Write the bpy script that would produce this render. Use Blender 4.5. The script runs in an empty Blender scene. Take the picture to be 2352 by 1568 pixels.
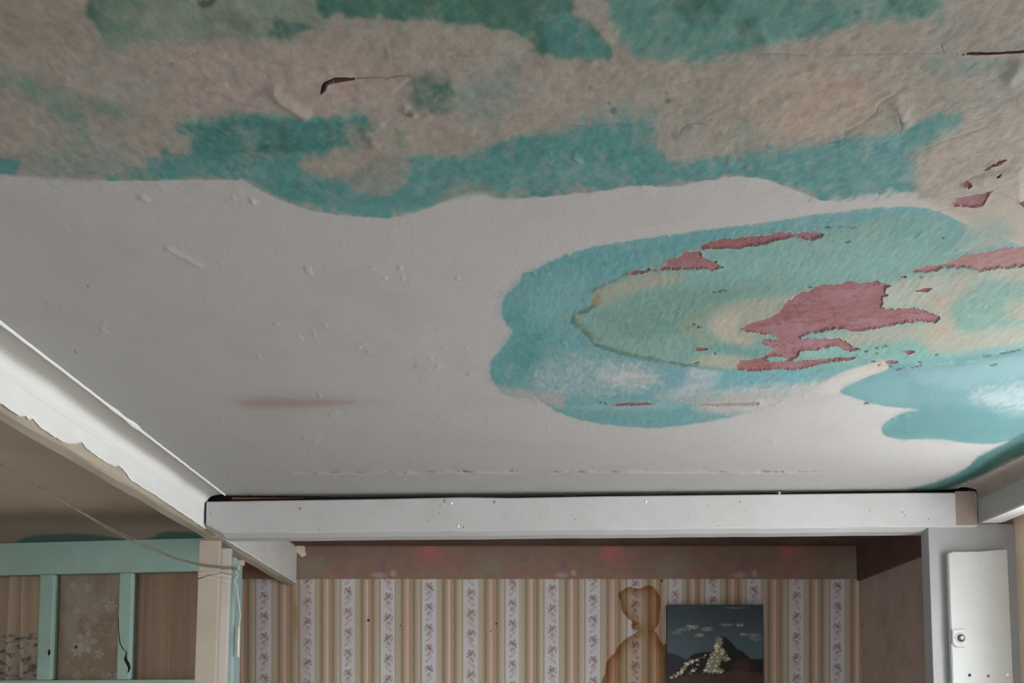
import bpy, bmesh, math, random
import numpy as np
from mathutils import Vector

# ------------------------------------------------------------------ camera, world, light, exposure
S = bpy.context.scene
C = S.collection
H = 1.5                                   # eye height above the floor
F = 2352.0                                # focal length in pixels of the 2352 px wide photograph
CX, CY = 1176.0, 1459.0                   # principal point (the photograph is the upper part of a taller frame)
PITCH = math.atan(0.0782)
cam = bpy.data.cameras.new('camera')
cam.sensor_width = 36.0
cam.lens = 36.0
cam.shift_y = (CY - 784.0) / 2352.0
cam.clip_start = 0.02
camo = bpy.data.objects.new('camera', cam)
C.objects.link(camo)
camo.location = (0, 0, H)
camo.rotation_euler = (math.pi / 2 + PITCH, 0, 0)
S.camera = camo

W = bpy.data.worlds.new('overcast_sky')
S.world = W
W.use_nodes = True
nt = W.node_tree
nt.nodes.clear()
wo = nt.nodes.new('ShaderNodeOutputWorld')
bg = nt.nodes.new('ShaderNodeBackground')
tc = nt.nodes.new('ShaderNodeTexCoord')
sp = nt.nodes.new('ShaderNodeSeparateXYZ')
mr = nt.nodes.new('ShaderNodeMapRange')
cr = nt.nodes.new('ShaderNodeValToRGB')
nt.links.new(tc.outputs['Generated'], sp.inputs[0])
nt.links.new(sp.outputs['Z'], mr.inputs[0])
mr.inputs[1].default_value = -1.0
mr.inputs[2].default_value = 1.0
nt.links.new(mr.outputs[0], cr.inputs[0])
e = cr.color_ramp.elements
e[0].position = 0.47
e[0].color = (0.60, 0.605, 0.615, 1)       # bright pale ground outside
e[1].position = 0.53
e[1].color = (0.90, 0.945, 0.98, 1)         # overcast sky
nt.links.new(cr.outputs[0], bg.inputs[0])
bg.inputs[1].default_value = 17.0
nt.links.new(bg.outputs[0], wo.inputs[0])

S.view_settings.view_transform = 'Standard'
S.view_settings.look = 'None'
S.view_settings.gamma = 1.0
S.view_settings.use_curve_mapping = False
S.view_settings.exposure = 0.09

# window openings of the room, the rear one added (all outside the photograph)
RW = dict(y0=1.72, y1=3.15, z0=0.7, z1=2.12)        # in the right wall
BW = dict(x0=-1.9, x1=0.0, z0=0.7, z1=2.1)        # added in the wall behind the camera, fill for front faces
XR, XL, YF, YB = 1.77, -2.7, -3.4, 5.27             # right wall, left wall, wall behind camera, alcove back wall
ZB, ZC, ZA = H + 0.673, H + 0.80, H + 0.878         # beam underside, ceiling, alcove ceiling


def portal(name, loc, rot, sx, sy):
    l = bpy.data.lights.new(name, 'AREA')
    l.shape = 'RECTANGLE'
    l.size, l.size_y = sx, sy
    l.cycles.is_portal = True
    o = bpy.data.objects.new(name, l)
    C.objects.link(o)
    o.location = loc
    o.rotation_euler = rot
    return o


portal('right_window_portal', (XR + 0.1, (RW['y0'] + RW['y1']) / 2, (RW['z0'] + RW['z1']) / 2), (0, math.pi / 2, 0), RW['z1'] - RW['z0'], RW['y1'] - RW['y0'])
portal('added_rear_window_portal', ((BW['x0'] + BW['x1']) / 2, YF - 0.1, (BW['z0'] + BW['z1']) / 2), (math.pi / 2, 0, 0), BW['x1'] - BW['x0'], BW['z1'] - BW['z0'])

# ------------------------------------------------------------------ helpers
sn, cs = math.sin(PITCH), math.cos(PITCH)


def ray(u, v):
    a = (u - CX) / F
    b = (CY - v) / F
    return a, cs - b * sn, sn + b * cs


def on_z(u, v, z):
    d = ray(u, v)
    t = (z - H) / d[2]
    return d[0] * t, d[1] * t


def on_y(u, v, y):
    d = ray(u, v)
    t = y / d[1]
    return d[0] * t, H + d[2] * t


def on_x(u, v, x):
    d = ray(u, v)
    t = x / d[0]
    return d[1] * t, H + d[2] * t


def to_px(x, y, z):
    z = z - H
    dep = y * cs + z * sn
    up = -y * sn + z * cs
    return CX + F * x / dep, CY - F * up / dep


_T = np.random.RandomState(7).rand(8, 256, 256).astype(np.float32)


def vnoise(x, y, seed=0):
    x = np.asarray(x, np.float32)
    y = np.asarray(y, np.float32)
    T = _T[seed % 8]
    xi = np.floor(x)
    yi = np.floor(y)
    fx = x - xi
    fy = y - yi
    fx = fx * fx * (3 - 2 * fx)
    fy = fy * fy * (3 - 2 * fy)
    o = 37 * seed
    a = (xi.astype(np.int64) + o) & 255
    b = (yi.astype(np.int64) + 2 * o) & 255
    a1 = (a + 1) & 255
    b1 = (b + 1) & 255
    return (T[a, b] * (1 - fx) + T[a1, b] * fx) * (1 - fy) + (T[a, b1] * (1 - fx) + T[a1, b1] * fx) * fy


def fbm(x, y, seed=0, oct=3):
    r = 0
    amp = 0.5
    tot = 0
    for k in range(oct):
        r = r + amp * vnoise(x * 2 ** k, y * 2 ** k, seed + k)
        tot += amp
        amp *= 0.55
    return r / tot * 2 - 1                 # -1 .. 1


def sst(a, b, x):
    t = np.clip((x - a) / (b - a), 0, 1)
    return t * t * (3 - 2 * t)


def sdf_poly(px, py, pts):
    """signed distance to a closed polygon, negative inside"""
    pts = np.asarray(pts, np.float32)
    d = np.full(px.shape, 1e12, np.float32)
    ins = np.zeros(px.shape, bool)
    n = len(pts)
    for i in range(n):
        ax, ay = pts[i]
        bx, by = pts[(i + 1) % n]
        ex, ey = bx - ax, by - ay
        wx = px - ax
        wy = py - ay
        t = np.clip((wx * ex + wy * ey) / (ex * ex + ey * ey + 1e-9), 0, 1)
        dx = wx - ex * t
        dy = wy - ey * t
        d = np.minimum(d, dx * dx + dy * dy)
        if ay != by:
            c = (ay > py) != (by > py)
            ins ^= c & (px < ex * (py - ay) / (by - ay) + ax)
    d = np.sqrt(d)
    return np.where(ins, -d, d)


def dist_line(px, py, pts):
    d = np.full(px.shape, 1e12, np.float32)
    for (ax, ay), (bx, by) in zip(pts[:-1], pts[1:]):
        ex, ey = bx - ax, by - ay
        t = np.clip(((px - ax) * ex + (py - ay) * ey) / (ex * ex + ey * ey + 1e-9), 0, 1)
        d = np.minimum(d, (px - ax - ex * t) ** 2 + (py - ay - ey * t) ** 2)
    return np.sqrt(d)


def smooth(pts, n=4):
    """closed Catmull-Rom outline"""
    pts = [np.array(p, float) for p in pts]
    out = []
    m = len(pts)
    for i in range(m):
        p0, p1, p2, p3 = pts[i - 1], pts[i], pts[(i + 1) % m], pts[(i + 2) % m]
        for k in range(n):
            t = k / n
            out.append(0.5 * (2 * p1 + (p2 - p0) * t + (2 * p0 - 5 * p1 + 4 * p2 - p3) * t * t + (3 * p1 - p0 - 3 * p2 + p3) * t ** 3))
    return out


def lin(c):
    c = np.asarray(c, float) / 255.0
    return np.where(c <= 0.04045, c / 12.92, ((c + 0.055) / 1.055) ** 2.4)


def col(r, g, b, w=180, white=0.68):
    """pigment reflectance: colour read next to white plaster that reads w"""
    return np.clip(lin((r, g, b)) / lin(w) * white, 0.004, 0.9)


def rgba(c):
    return (float(c[0]), float(c[1]), float(c[2]), 1.0)


def tag(o, label=None, cat=None, group=None, kind=None):
    if label: o['label'] = label
    if cat: o['category'] = cat
    if group: o['group'] = group
    if kind: o['kind'] = kind
    return o


def link_mesh(name, me, mat, parent=None, smooth_shade=False):
    o = bpy.data.objects.new(name, me)
    C.objects.link(o)
    if mat: me.materials.append(mat)
    if parent is not None: o.parent = parent
    if smooth_shade:
        me.polygons.foreach_set('use_smooth', np.ones(len(me.polygons), bool))
    return o


def empty(name, loc):
    o = bpy.data.objects.new(name, None)
    o.empty_display_size = 0.05
    o.location = loc
    C.objects.link(o)
    return o


def arr_mesh(name, co, quads, tris=None):
    me = bpy.data.meshes.new(name)
    co = np.asarray(co, np.float32).reshape(-1, 3)
    quads = np.asarray(quads, np.int32).reshape(-1, 4)
    me.vertices.add(len(co))
    me.vertices.foreach_set('co', co.ravel())
    me.loops.add(quads.size)
    me.loops.foreach_set('vertex_index', quads.ravel())
    me.polygons.add(len(quads))
    me.polygons.foreach_set('loop_start', np.arange(0, quads.size, 4, dtype=np.int32))
    me.update(calc_edges=True)
    return me


def add_col(me, rgb, name='pigment'):
    a = me.attributes.new(name, 'FLOAT_COLOR', 'POINT')
    d = np.ones((len(me.vertices), 4), np.float32)
    d[:, :3] = np.clip(np.asarray(rgb).reshape(-1, 3), 0, 1)
    a.data.foreach_set('color', d.ravel())


def grid_quads(nr, nc):
    i = np.arange(nr * nc).reshape(nr, nc)
    return np.stack([i[:-1, :-1], i[:-1, 1:], i[1:, 1:], i[1:, :-1]], -1).reshape(-1, 4)


def bm_obj(name, bm, mat, parent=None, smooth_shade=False):
    bmesh.ops.recalc_face_normals(bm, faces=bm.faces)
    me = bpy.data.meshes.new(name)
    bm.to_mesh(me)
    bm.free()
    return link_mesh(name, me, mat, parent, smooth_shade)


def bm_box(bm, p0, p1, bev=0.0, seg=2):
    x0, y0, z0 = p0
    x1, y1, z1 = p1
    vs = [bm.verts.new(c) for c in ((x0, y0, z0), (x1, y0, z0), (x1, y1, z0), (x0, y1, z0), (x0, y0, z1), (x1, y0, z1), (x1, y1, z1), (x0, y1, z1))]
    fs = [bm.faces.new([vs[i] for i in q]) for q in ((3, 2, 1, 0), (4, 5, 6, 7), (0, 1, 5, 4), (1, 2, 6, 5), (2, 3, 7, 6), (3, 0, 4, 7))]
    if bev > 0:
        es = list({e for f in fs for e in f.edges})
        bmesh.ops.bevel(bm, geom=es, offset=bev, segments=seg, profile=0.5, affect='EDGES')
    return vs


def box(name, p0, p1, mat, parent=None, bev=0.0, seg=2):
    bm = bmesh.new()
    bm_box(bm, p0, p1, bev, seg)
    return bm_obj(name, bm, mat, parent)


def hexa(name, bottom, top, mat, parent=None, bev=0.0):
    """box with eight free corners"""
    bm = bmesh.new()
    v = [bm.verts.new(c) for c in list(bottom) + list(top)]
    for q in ((3, 2, 1, 0), (4, 5, 6, 7), (0, 1, 5, 4), (1, 2, 6, 5), (2, 3, 7, 6), (3, 0, 4, 7)):
        bm.faces.new([v[i] for i in q])
    if bev:
        bmesh.ops.bevel(bm, geom=bm.edges[:], offset=bev, segments=2, profile=0.5, affect='EDGES')
    return bm_obj(name, bm, mat, parent)


def profile_along_y(name, prof, ys, mat, parent=None, wob=None, closed=True, smooth_shade=False):
    """prof: (x,z) outline swept along y; wob(i,k,x,y,z) may move a point"""
    co = []
    for i, y in enumerate(ys):
        for k, (x, z) in enumerate(prof):
            p = (x, y, z)
            co.append(wob(i, k, *p) if wob else p)
    n = len(prof)
    bm = bmesh.new()
    vs = [bm.verts.new(c) for c in co]
    m = n if closed else n - 1
    for i in range(len(ys) - 1):
        for k in range(m):
            k2 = (k + 1) % n
            bm.faces.new((vs[i * n + k], vs[i * n + k2], vs[(i + 1) * n + k2], vs[(i + 1) * n + k]))
    if closed:
        bm.faces.new(vs[:n])
        bm.faces.new(vs[-n:][::-1])
    return bm_obj(name, bm, mat, parent, smooth_shade)


def tube(name, pts, r, mat, parent=None, res=6):
    cu = bpy.data.curves.new(name, 'CURVE')
    cu.dimensions = '3D'
    s = cu.splines.new('POLY')
    s.points.add(len(pts) - 1)
    for q, p in zip(s.points, pts):
        q.co = (*p, 1)
    cu.bevel_depth = r
    cu.bevel_resolution = 2
    cu.use_fill_caps = True
    o = bpy.data.objects.new(name, cu)
    me = bpy.data.meshes.new_from_object(o)
    bpy.data.objects.remove(o)
    bpy.data.curves.remove(cu)
    o = link_mesh(name, me, mat, parent, True)
    return o


# ------------------------------------------------------------------ materials (all node based)
def new_mat(name, rough=0.7, spec=0.3):
    m = bpy.data.materials.new(name)
    m.use_nodes = True
    n = m.node_tree
    b = n.nodes['Principled BSDF']
    b.inputs['Roughness'].default_value = rough
    b.inputs['Specular IOR Level'].default_value = spec
    return m, n, b


def noise_node(n, scale, detail=4, rough=0.6, stretch=(1, 1, 1), coord='Object'):
    t = n.nodes.new('ShaderNodeTexCoord')
    mp = n.nodes.new('ShaderNodeMapping')
    mp.inputs['Scale'].default_value = stretch
    tx = n.nodes.new('ShaderNodeTexNoise')
    tx.inputs['Scale'].default_value = scale
    tx.inputs['Detail'].default_value = detail
    tx.inputs['Roughness'].default_value = rough
    n.links.new(t.outputs[coord], mp.inputs[0])
    n.links.new(mp.outputs[0], tx.inputs['Vector'])
    return tx


def ramp(n, src, stops):
    r = n.nodes.new('ShaderNodeValToRGB')
    el = r.color_ramp.elements
    while len(el) < len(stops): el.new(0.5)
    for x, (p, c) in zip(el, stops):
        x.position = p
        x.color = c if len(c) == 4 else (*c, 1)
    n.links.new(src, r.inputs[0])
    return r


def mixc(n, fac, a, b, mode='MIX'):
    m = n.nodes.new('ShaderNodeMix')
    m.data_type = 'RGBA'
    m.blend_type = mode
    for s, val in ((0, fac), (6, a), (7, b)):
        if hasattr(val, 'links') or hasattr(val, 'is_linked'):
            n.links.new(val, m.inputs[s])
        else:
            m.inputs[s].default_value = val if s == 0 else ((*val[:3], 1) if not isinstance(val, float) else (val, val, val, 1))
    return m.outputs[2]


def bump(n, b, srcs):
    """srcs: list of (height socket, strength, distance)"""
    prev = None
    for h, st, di in srcs:
        bp = n.nodes.new('ShaderNodeBump')
        bp.inputs['Strength'].default_value = st
        bp.inputs['Distance'].default_value = di
        n.links.new(h, bp.inputs['Height'])
        if prev: n.links.new(prev.outputs[0], bp.inputs['Normal'])
        prev = bp
    n.links.new(prev.outputs[0], b.inputs['Normal'])


def mat_paint(name, c, c2=None, rough=0.55, scale=6, specks=0.0, speck_col=(0.06, 0.05, 0.045), bump_st=0.25, grain=(1, 1, 1), spec=0.35, speck_scale=55):
    m, n, b = new_mat(name, rough, spec)
    c2 = c2 if c2 is not None else np.asarray(c) * 0.9
    nz = noise_node(n, scale, 5, 0.62, grain)
    r = ramp(n, nz.outputs[0], ((0.35, rgba(c)), (0.7, rgba(c2))))
    out = r.outputs[0]
    if specks:
        vo = n.nodes.new('ShaderNodeTexVoronoi')
        vo.inputs['Scale'].default_value = speck_scale
        t = n.nodes.new('ShaderNodeTexCoord')
        n.links.new(t.outputs['Object'], vo.inputs['Vector'])
        big = noise_node(n, 7, 3)
        lt = n.nodes.new('ShaderNodeMath')
        lt.operation = 'MULTIPLY_ADD'
        n.links.new(big.outputs[0], lt.inputs[0])
        lt.inputs[1].default_value = 0.5
        lt.inputs[2].default_value = -0.25 + specks
        cmp_ = n.nodes.new('ShaderNodeMath')
        cmp_.operation = 'LESS_THAN'
        n.links.new(vo.outputs['Distance'], cmp_.inputs[0])
        n.links.new(lt.outputs[0], cmp_.inputs[1])
        out = mixc(n, cmp_.outputs[0], out, speck_col)
    n.links.new(out, b.inputs['Base Color'])
    f = noise_node(n, 120, 3, 0.6, grain)
    g = noise_node(n, 18, 3, 0.6, grain)
    bump(n, b, ((g.outputs[0], bump_st, 0.004), (f.outputs[0], bump_st, 0.0015)))
    return m


def mat_pigment(name, rough=0.8, bumps=((90, 0.3, 0.002),), grain=0.10, spec=0.2, stretch=(1, 1, 1), gscale=260):
    """pigment attribute, broken up by a fine procedural grain"""
    m, n, b = new_mat(name, rough, spec)
    a = n.nodes.new('ShaderNodeAttribute')
    a.attribute_name = 'pigment'
    nz = noise_node(n, gscale, 4, 0.7, stretch)
    r = ramp(n, nz.outputs[0], ((0.3, (1 - grain,) * 3), (0.7, (1 + 0.0,) * 3)))
    n.links.new(mixc(n, 1.0, a.outputs['Color'], r.outputs[0], 'MULTIPLY'), b.inputs['Base Color'])
    bl = []
    for sc, st, di in bumps:
        q = noise_node(n, sc, 4, 0.6, stretch)
        bl.append((q.outputs[0], st, di))
    bump(n, b, bl)
    return m


WHITE = col(182, 184, 183)
M = {}
M['white'] = mat_paint('white_gloss_paint', col(186, 189, 188, white=0.8), col(180, 182, 180, white=0.8), 0.5, 5, 0.0)
M['white_old'] = mat_paint('old_white_paint', col(182, 185, 186, white=0.455), col(176, 176, 174, white=0.455), 0.5, 7, 0.035, bump_st=0.3)
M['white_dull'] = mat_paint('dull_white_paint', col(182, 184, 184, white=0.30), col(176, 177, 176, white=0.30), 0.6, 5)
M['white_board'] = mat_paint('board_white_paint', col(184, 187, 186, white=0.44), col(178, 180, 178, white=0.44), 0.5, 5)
M['white_lit'] = mat_paint('lit_white_paint', col(186, 188, 187, white=0.88), col(184, 185, 184, white=0.88), 0.5, 5)
M['white_shade'] = mat_paint('shaded_white_paint', col(176, 178, 174, white=0.36), col(168, 166, 160, white=0.36), 0.6, 5)
M['cove_shade'] = mat_paint('shaded_cove_paint', col(168, 160, 150, white=0.34), col(152, 140, 130, white=0.34), 0.8, 7)
M['warm_white'] = mat_paint('warm_white_paint', col(180, 175, 169, white=0.56), col(172, 166, 160, white=0.56), 0.5, 6)
M['cream'] = mat_paint('cream_paint', col(158, 150, 137), col(148, 140, 127), 0.5, 5, 0.02)
M['bare'] = mat_paint('bare_grey_timber', col(150, 142, 128), col(122, 112, 98), 0.75, 9, 0.03, grain=(1, 0.15, 1))
M['shaded_bare_end'] = mat_paint('dull_shaded_beam_end', col(128, 116, 106, white=0.6), col(112, 100, 90, white=0.6), 0.75, 9)
M['plaster'] = mat_paint('grey_plaster', col(168, 166, 160), col(150, 146, 138), 0.85, 7)
M['beige'] = mat_paint('beige_plaster', col(184, 168, 149, white=0.85), col(176, 156, 134, white=0.85), 0.85, 6, 0.0, bump_st=0.6)
M['teal'] = mat_paint('pale_teal_paint', col(134, 160, 150), col(126, 151, 142), 0.5, 8, 0.02, (0.02, 0.035, 0.035))
M['teal_light'] = mat_paint('light_teal_paint', col(140, 164, 162, white=0.55), col(132, 156, 154, white=0.55), 0.5, 8)
M['room'] = mat_paint('pale_room_wall', col(150, 146, 142), col(140, 136, 132), 0.85, 3)
M['floor'] = mat_paint('brown_floor_boards', col(190, 188, 188), col(178, 176, 176), 0.6, 4, grain=(4, 0.4, 1))
M['alcove'] = mat_paint('mouldy_alcove_plaster', col(158, 144, 134), col(140, 124, 114), 0.85, 6, 0.08, (0.05, 0.04, 0.035), speck_scale=30)
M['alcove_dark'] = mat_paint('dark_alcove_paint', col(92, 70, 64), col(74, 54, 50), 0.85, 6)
M['wood'] = mat_paint('raw_reddish_wood', col(118, 80, 66), col(84, 56, 46), 0.8, 14, grain=(0.2, 1, 1))
M['dark'] = mat_paint('gap_shade_dark', (0.012, 0.010, 0.009), (0.02, 0.016, 0.014), 0.9, 10)
M['wire'] = mat_paint('grey_brown_cable', col(108, 101, 92), col(86, 79, 70), 0.6, 30)
M['cord'] = mat_paint('white_cord', col(184, 182, 172), col(170, 166, 152), 0.6, 30)
M['black'] = mat_paint('black_hole', (0.01, 0.01, 0.01), (0.014, 0.012, 0.012), 0.5, 30)
M['rust'] = mat_paint('rusty_red', col(120, 70, 66), col(100, 56, 52), 0.8, 60)
M['nail'] = mat_paint('bright_screw', (0.82, 0.80, 0.76), (0.75, 0.73, 0.7), 0.3, 30)
M['fit'] = mat_paint('painted_fitting', col(186, 187, 184, white=0.45), col(172, 172, 168, white=0.45), 0.4, 40)
M['grey_metal'] = mat_paint('grey_metal', col(150, 152, 150), col(130, 132, 130), 0.35, 40)
M['ceiling'] = mat_pigment('painted_ceiling', 0.72, ((34, 0.22, 0.005), (120, 0.45, 0.0022), (420, 0.3, 0.0008)), 0.10, 0.25)
M['cove'] = mat_pigment('cove_paint', 0.7, ((25, 0.15, 0.004), (140, 0.2, 0.0015)), 0.04, 0.25)
M['rose'] = mat_pigment('exposed_rose_layer', 0.9, ((60, 0.5, 0.004), (30, 0.4, 0.004)), 0.18, 0.1, (0.9, 1.1, 1))
M['paper'] = mat_pigment('striped_wallpaper', 0.85, ((40, 0.12, 0.002),), 0.08, 0.15)
M['canvas'] = mat_pigment('oil_painting', 0.55, ((160, 0.4, 0.0015), (500, 0.3, 0.0005)), 0.2, 0.4)
M['cloth'] = mat_pigment('curtain_cloth', 0.95, ((500, 0.3, 0.0005),), 0.12, 0.05)

gm, gn, gb = new_mat('window_glass', 0.05)
gn.nodes.remove(gb)
tr = gn.nodes.new('ShaderNodeBsdfTransparent')
tr.inputs[0].default_value = (0.93, 0.95, 0.94, 1)
gl = gn.nodes.new('ShaderNodeBsdfGlossy')
gl.inputs['Roughness'].default_value = 0.08
fr = gn.nodes.new('ShaderNodeFresnel')
fr.inputs[0].default_value = 1.45
mx = gn.nodes.new('ShaderNodeMixShader')
gn.links.new(fr.outputs[0], mx.inputs[0])
gn.links.new(tr.outputs[0], mx.inputs[1])
gn.links.new(gl.outputs[0], mx.inputs[2])
gn.links.new(mx.outputs[0], gn.nodes['Material Output'].inputs[0])
M['glass'] = gm

# ------------------------------------------------------------------ room shell
tag(box('floor', (XL, YF, -0.1), (XR + 0.1, YB, 0.0), M['floor']), kind='structure')


def wall_with_opening(name, axis, fixed0, fixed1, a0, a1, z1, oa0, oa1, oz0, oz1):
    bm = bmesh.new()

    def b(a, c, za, zb):
        if axis == 'x': bm_box(bm, (fixed0, a, za), (fixed1, c, zb))
        else: bm_box(bm, (a, fixed0, za), (c, fixed1, zb))
    b(a0, oa0, 0, z1)
    b(oa1, a1, 0, z1)
    b(oa0, oa1, 0, oz0)
    b(oa0, oa1, oz1, z1)
    return bm


YCR = 3.56             # front of the crossbeam near its right end
YCL = 3.655              # and near its left end
YPOST = YCR + 0.004
bm = wall_with_opening('wall_right', 'x', XR, XR + 0.2, YF, YPOST + 0.075, ZC + 0.2, RW['y0'], RW['y1'], RW['z0'], RW['z1'])
tag(bm_obj('wall_right', bm, M['beige']), kind='structure')
bm = wall_with_opening('wall_rear', 'y', YF - 0.2, YF, XL, XR + 0.2, ZC + 0.2, BW['x0'], BW['x1'], BW['z0'], BW['z1'])
tag(bm_obj('wall_rear', bm, M['room']), kind='structure')
tag(box('wall_left', (XL - 0.2, YF, 0), (XL, YB + 0.2, ZC + 0.2), M['room']), kind='structure')
tag(box('wall_back', (XL, YB, 0), (2.1, YB + 0.2, ZA + 0.2), M['alcove']), kind='structure')
XA = on_y(1976, 1400, YB)[0]              # right side wall of the alcove
tag(box('wall_alcove', (XA, YPOST + 0.075, 0), (XA + 0.2, YB, ZA + 0.2), M['alcove']), kind='structure')


def window(name, axis, fix, a0, a1, z0, z1):
    bm = bmesh.new()
    t = 0.06

    def b(a, c, za, zb, d=0.07):
        if axis == 'x': bm_box(bm, (fix, a, za), (fix + d, c, zb))
        else: bm_box(bm, (a, fix, za), (c, fix + d, zb))
    b(a0, a0 + t, z0, z1)
    b(a1 - t, a1, z0, z1)
    b(a0 + t, a1 - t, z0, z0 + t)
    b(a0 + t, a1 - t, z1 - t, z1)
    mid = (a0 + a1) / 2
    b(mid - t / 2, mid + t / 2, z0 + t, z1 - t)
    return tag(bm_obj(name, bm, M['white']), kind='structure')


window('window_1', 'x', XR + 0.12, RW['y0'], RW['y1'], RW['z0'], RW['z1'])
window('added_fill_window', 'y', YF - 0.19, BW['x0'], BW['x1'], BW['z0'], BW['z1'])  # frame of the added, unseen fill window

# ------------------------------------------------------------------ the painted plaster ceiling
XC0, XC1 = -1.043, 1.578                  # left and right edge of the painted field
YC1 = YCL + 0.02                          # it ends just above the crossbeam
EDGE = np.array([on_z(u, v, ZC) for u, v in ((440, 1137), (520, 1138), (800, 1141), (870, 1143), (1176, 1141), (1700, 1133), (2000, 1129), (2100, 1127.5), (2180, 1124), (2243, 1121), (2330, 1119))])


def colpos():
    a = list(np.arange(-560, -10, 6.0)) + list(np.arange(-10, 2362, 2.5)) + list(np.arange(2362, 2900, 6.0))
    return np.array(a)


def rowpos():
    a = list(np.arange(-300, -8, 6.0)) + list(np.arange(-8, 1150, 2.5))
    return np.array(a)


us, vs_ = colpos(), rowpos()
U, V = np.meshgrid(us, vs_)
U = U.astype(np.float32)
V = V.astype(np.float32)

# outlines of the exposed patches, read off the photograph
PATCH = [
    ('rose', [(1443, 625), (1450, 620), (1473, 619), (1514, 617), (1530, 610), (1525, 598), (1555, 589), (1572, 577), (1610, 576), (1613, 589), (1637, 600), (1649, 598), (1646, 605), (1664, 613), (1637, 622), (1610, 616), (1582, 620), (1528, 617), (1487, 625), (1450, 630)]),
    ('rose', [(1603, 568), (1623, 558), (1654, 548), (1690, 545), (1729, 542), (1770, 539), (1776, 532), (1807, 532), (1822, 538), (1848, 531), (1868, 530), (1892, 537), (1890, 544), (1865, 551), (1848, 548), (1817, 544), (1783, 554), (1742, 563), (1698, 570), (1651, 571), (1613, 572)]),
    ('rose', [(1703, 753), (1736, 738), (1783, 721), (1800, 700), (1834, 673), (1872, 663), (1865, 658), (1912, 653), (1953, 644), (1970, 648), (2004, 646), (2018, 644), (2035, 653), (2045, 655), (2031, 670), (2042, 677), (2028, 684), (2025, 707), (2069, 709), (2110, 707), (2137, 718), (2157, 724), (2161, 733), (2147, 741), (2110, 738), (2069, 743), (2021, 753), (1967, 760), (1923, 753), (1892, 762), (1858, 767), (1838, 777), (1875, 777), (1912, 777), (1943, 780), (1950, 791), (1980, 801), (1950, 808), (1929, 796), (1906, 796), (1875, 804), (1838, 806), (1827, 823), (1814, 828), (1855, 828), (1909, 821), (1970, 818), (1960, 825), (1909, 830), (1868, 840), (1831, 850), (1790, 847), (1736, 852), (1688, 847), (1702, 828), (1756, 820), (1770, 806), (1776, 799), (1746, 786), (1753, 779), (1787, 779), (1773, 770), (1742, 765), (1715, 762)]),
    ('rose', [(2093, 621), (2127, 612), (2181, 602), (2215, 585), (2266, 578), (2290, 571), (2317, 568), (2352, 566), (2420, 562), (2500, 568), (2480, 590), (2400, 606), (2352, 612), (2300, 616), (2252, 622), (2218, 614), (2164, 616), (2150, 622), (2130, 626), (2100, 626)]),
    ('rose', [(2186, 473), (2198, 456), (2220, 449), (2252, 445), (2280, 437), (2269, 454), (2256, 474), (2229, 476)]),
    ('rose', [(2262, 391), (2280, 377), (2300, 366), (2318, 363), (2305, 370), (2297, 377), (2275, 386)]),
    ('rose', [(2210, 421), (2222, 414), (2235, 422), (2225, 433)]),
    ('rose', [(2340, 462), (2356, 457), (2380, 462), (2372, 480), (2350, 474)]),
    ('rose', [(1584, 754), (1603, 748), (1623, 749), (1610, 753)]),
    ('rose', [(1596, 805), (1599, 795), (1616, 799), (1639, 799), (1623, 804)]),
    ('rose', [(1400, 932), (1416, 926), (1460, 923), (1480, 923), (1506, 927), (1467, 931), (1426, 931)]),
    ('rose', [(2068, 808), (2080, 804), (2096, 803), (2104, 808), (2086, 813)]),
    ('rose', [(2100, 668), (2123, 660), (2144, 661), (2128, 670)]),
    ('rose', [(2026, 830), (2045, 826), (2059, 828), (2070, 831), (2045, 836)]),
    ('rose', [(1990, 831), (2005, 828), (2018, 826), (2010, 831)]),
    ('rose', [(1978, 925), (1990, 923), (2008, 926), (1987, 929)]),
    ('rose', [(2068, 633), (2084, 632), (2080, 638), (2070, 638)]),
    ('grey', [(1584, 934), (1610, 927), (1660, 925), (1745, 922), (1742, 931), (1700, 931), (1640, 933), (1610, 931)]),
    ('crack', [(735, 217), (738, 196), (743, 188), (770, 176), (806, 178), (830, 180), (806, 185), (775, 189), (754, 193), (747, 206)]),
    ('crack', [(2202, 125), (2230, 119), (2290, 117), (2352, 114), (2420, 113), (2420, 120), (2352, 121), (2290, 123), (2230, 126)]),
    ('crack', [(2286, 404), (2296, 397), (2304, 395), (2298, 401), (2292, 406)]),
]
FLAKE = [(1756, 826), (1773, 818), (1804, 818), (1810, 828), (1770, 831)]      # scrap of paint left standing in the big patch

# positions of the ceiling vertices (true plan coordinates) and their noise
dz = sn + (CY - V) / F * cs
dy = cs - (CY - V) / F * sn
t = (ZC - H) / dz
X = (U - CX) / F * t
Y = dy * t
jag = fbm(X * 110, Y * 60, 1, 3) * 3.0 + fbm(X * 260, Y * 120, 4, 2) * 3.0
sds = []
big = np.full(U.shape, 1e6, np.float32)
for kind, pts in PATCH:
    p = np.array(pts)
    m = 40
    sel = (U > p[:, 0].min() - m) & (U < p[:, 0].max() + m) & (V > p[:, 1].min() - m) & (V < p[:, 1].max() + m)
    s = big.copy()
    if sel.any():
        d = sdf_poly(U[sel], V[sel], pts)
        if len(pts) > 30:
            d = np.maximum(d, -sdf_poly(U[sel], V[sel], FLAKE))
        amp = 0.0 if kind == 'crack' else 1.0 if (p[:, 1].max() - p[:, 1].min()) > 25 else 0.3
        s[sel] = d + jag[sel] * amp
    sds.append(s)
SD = np.min(sds, 0)
OWN = np.argmin(sds, 0)
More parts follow.
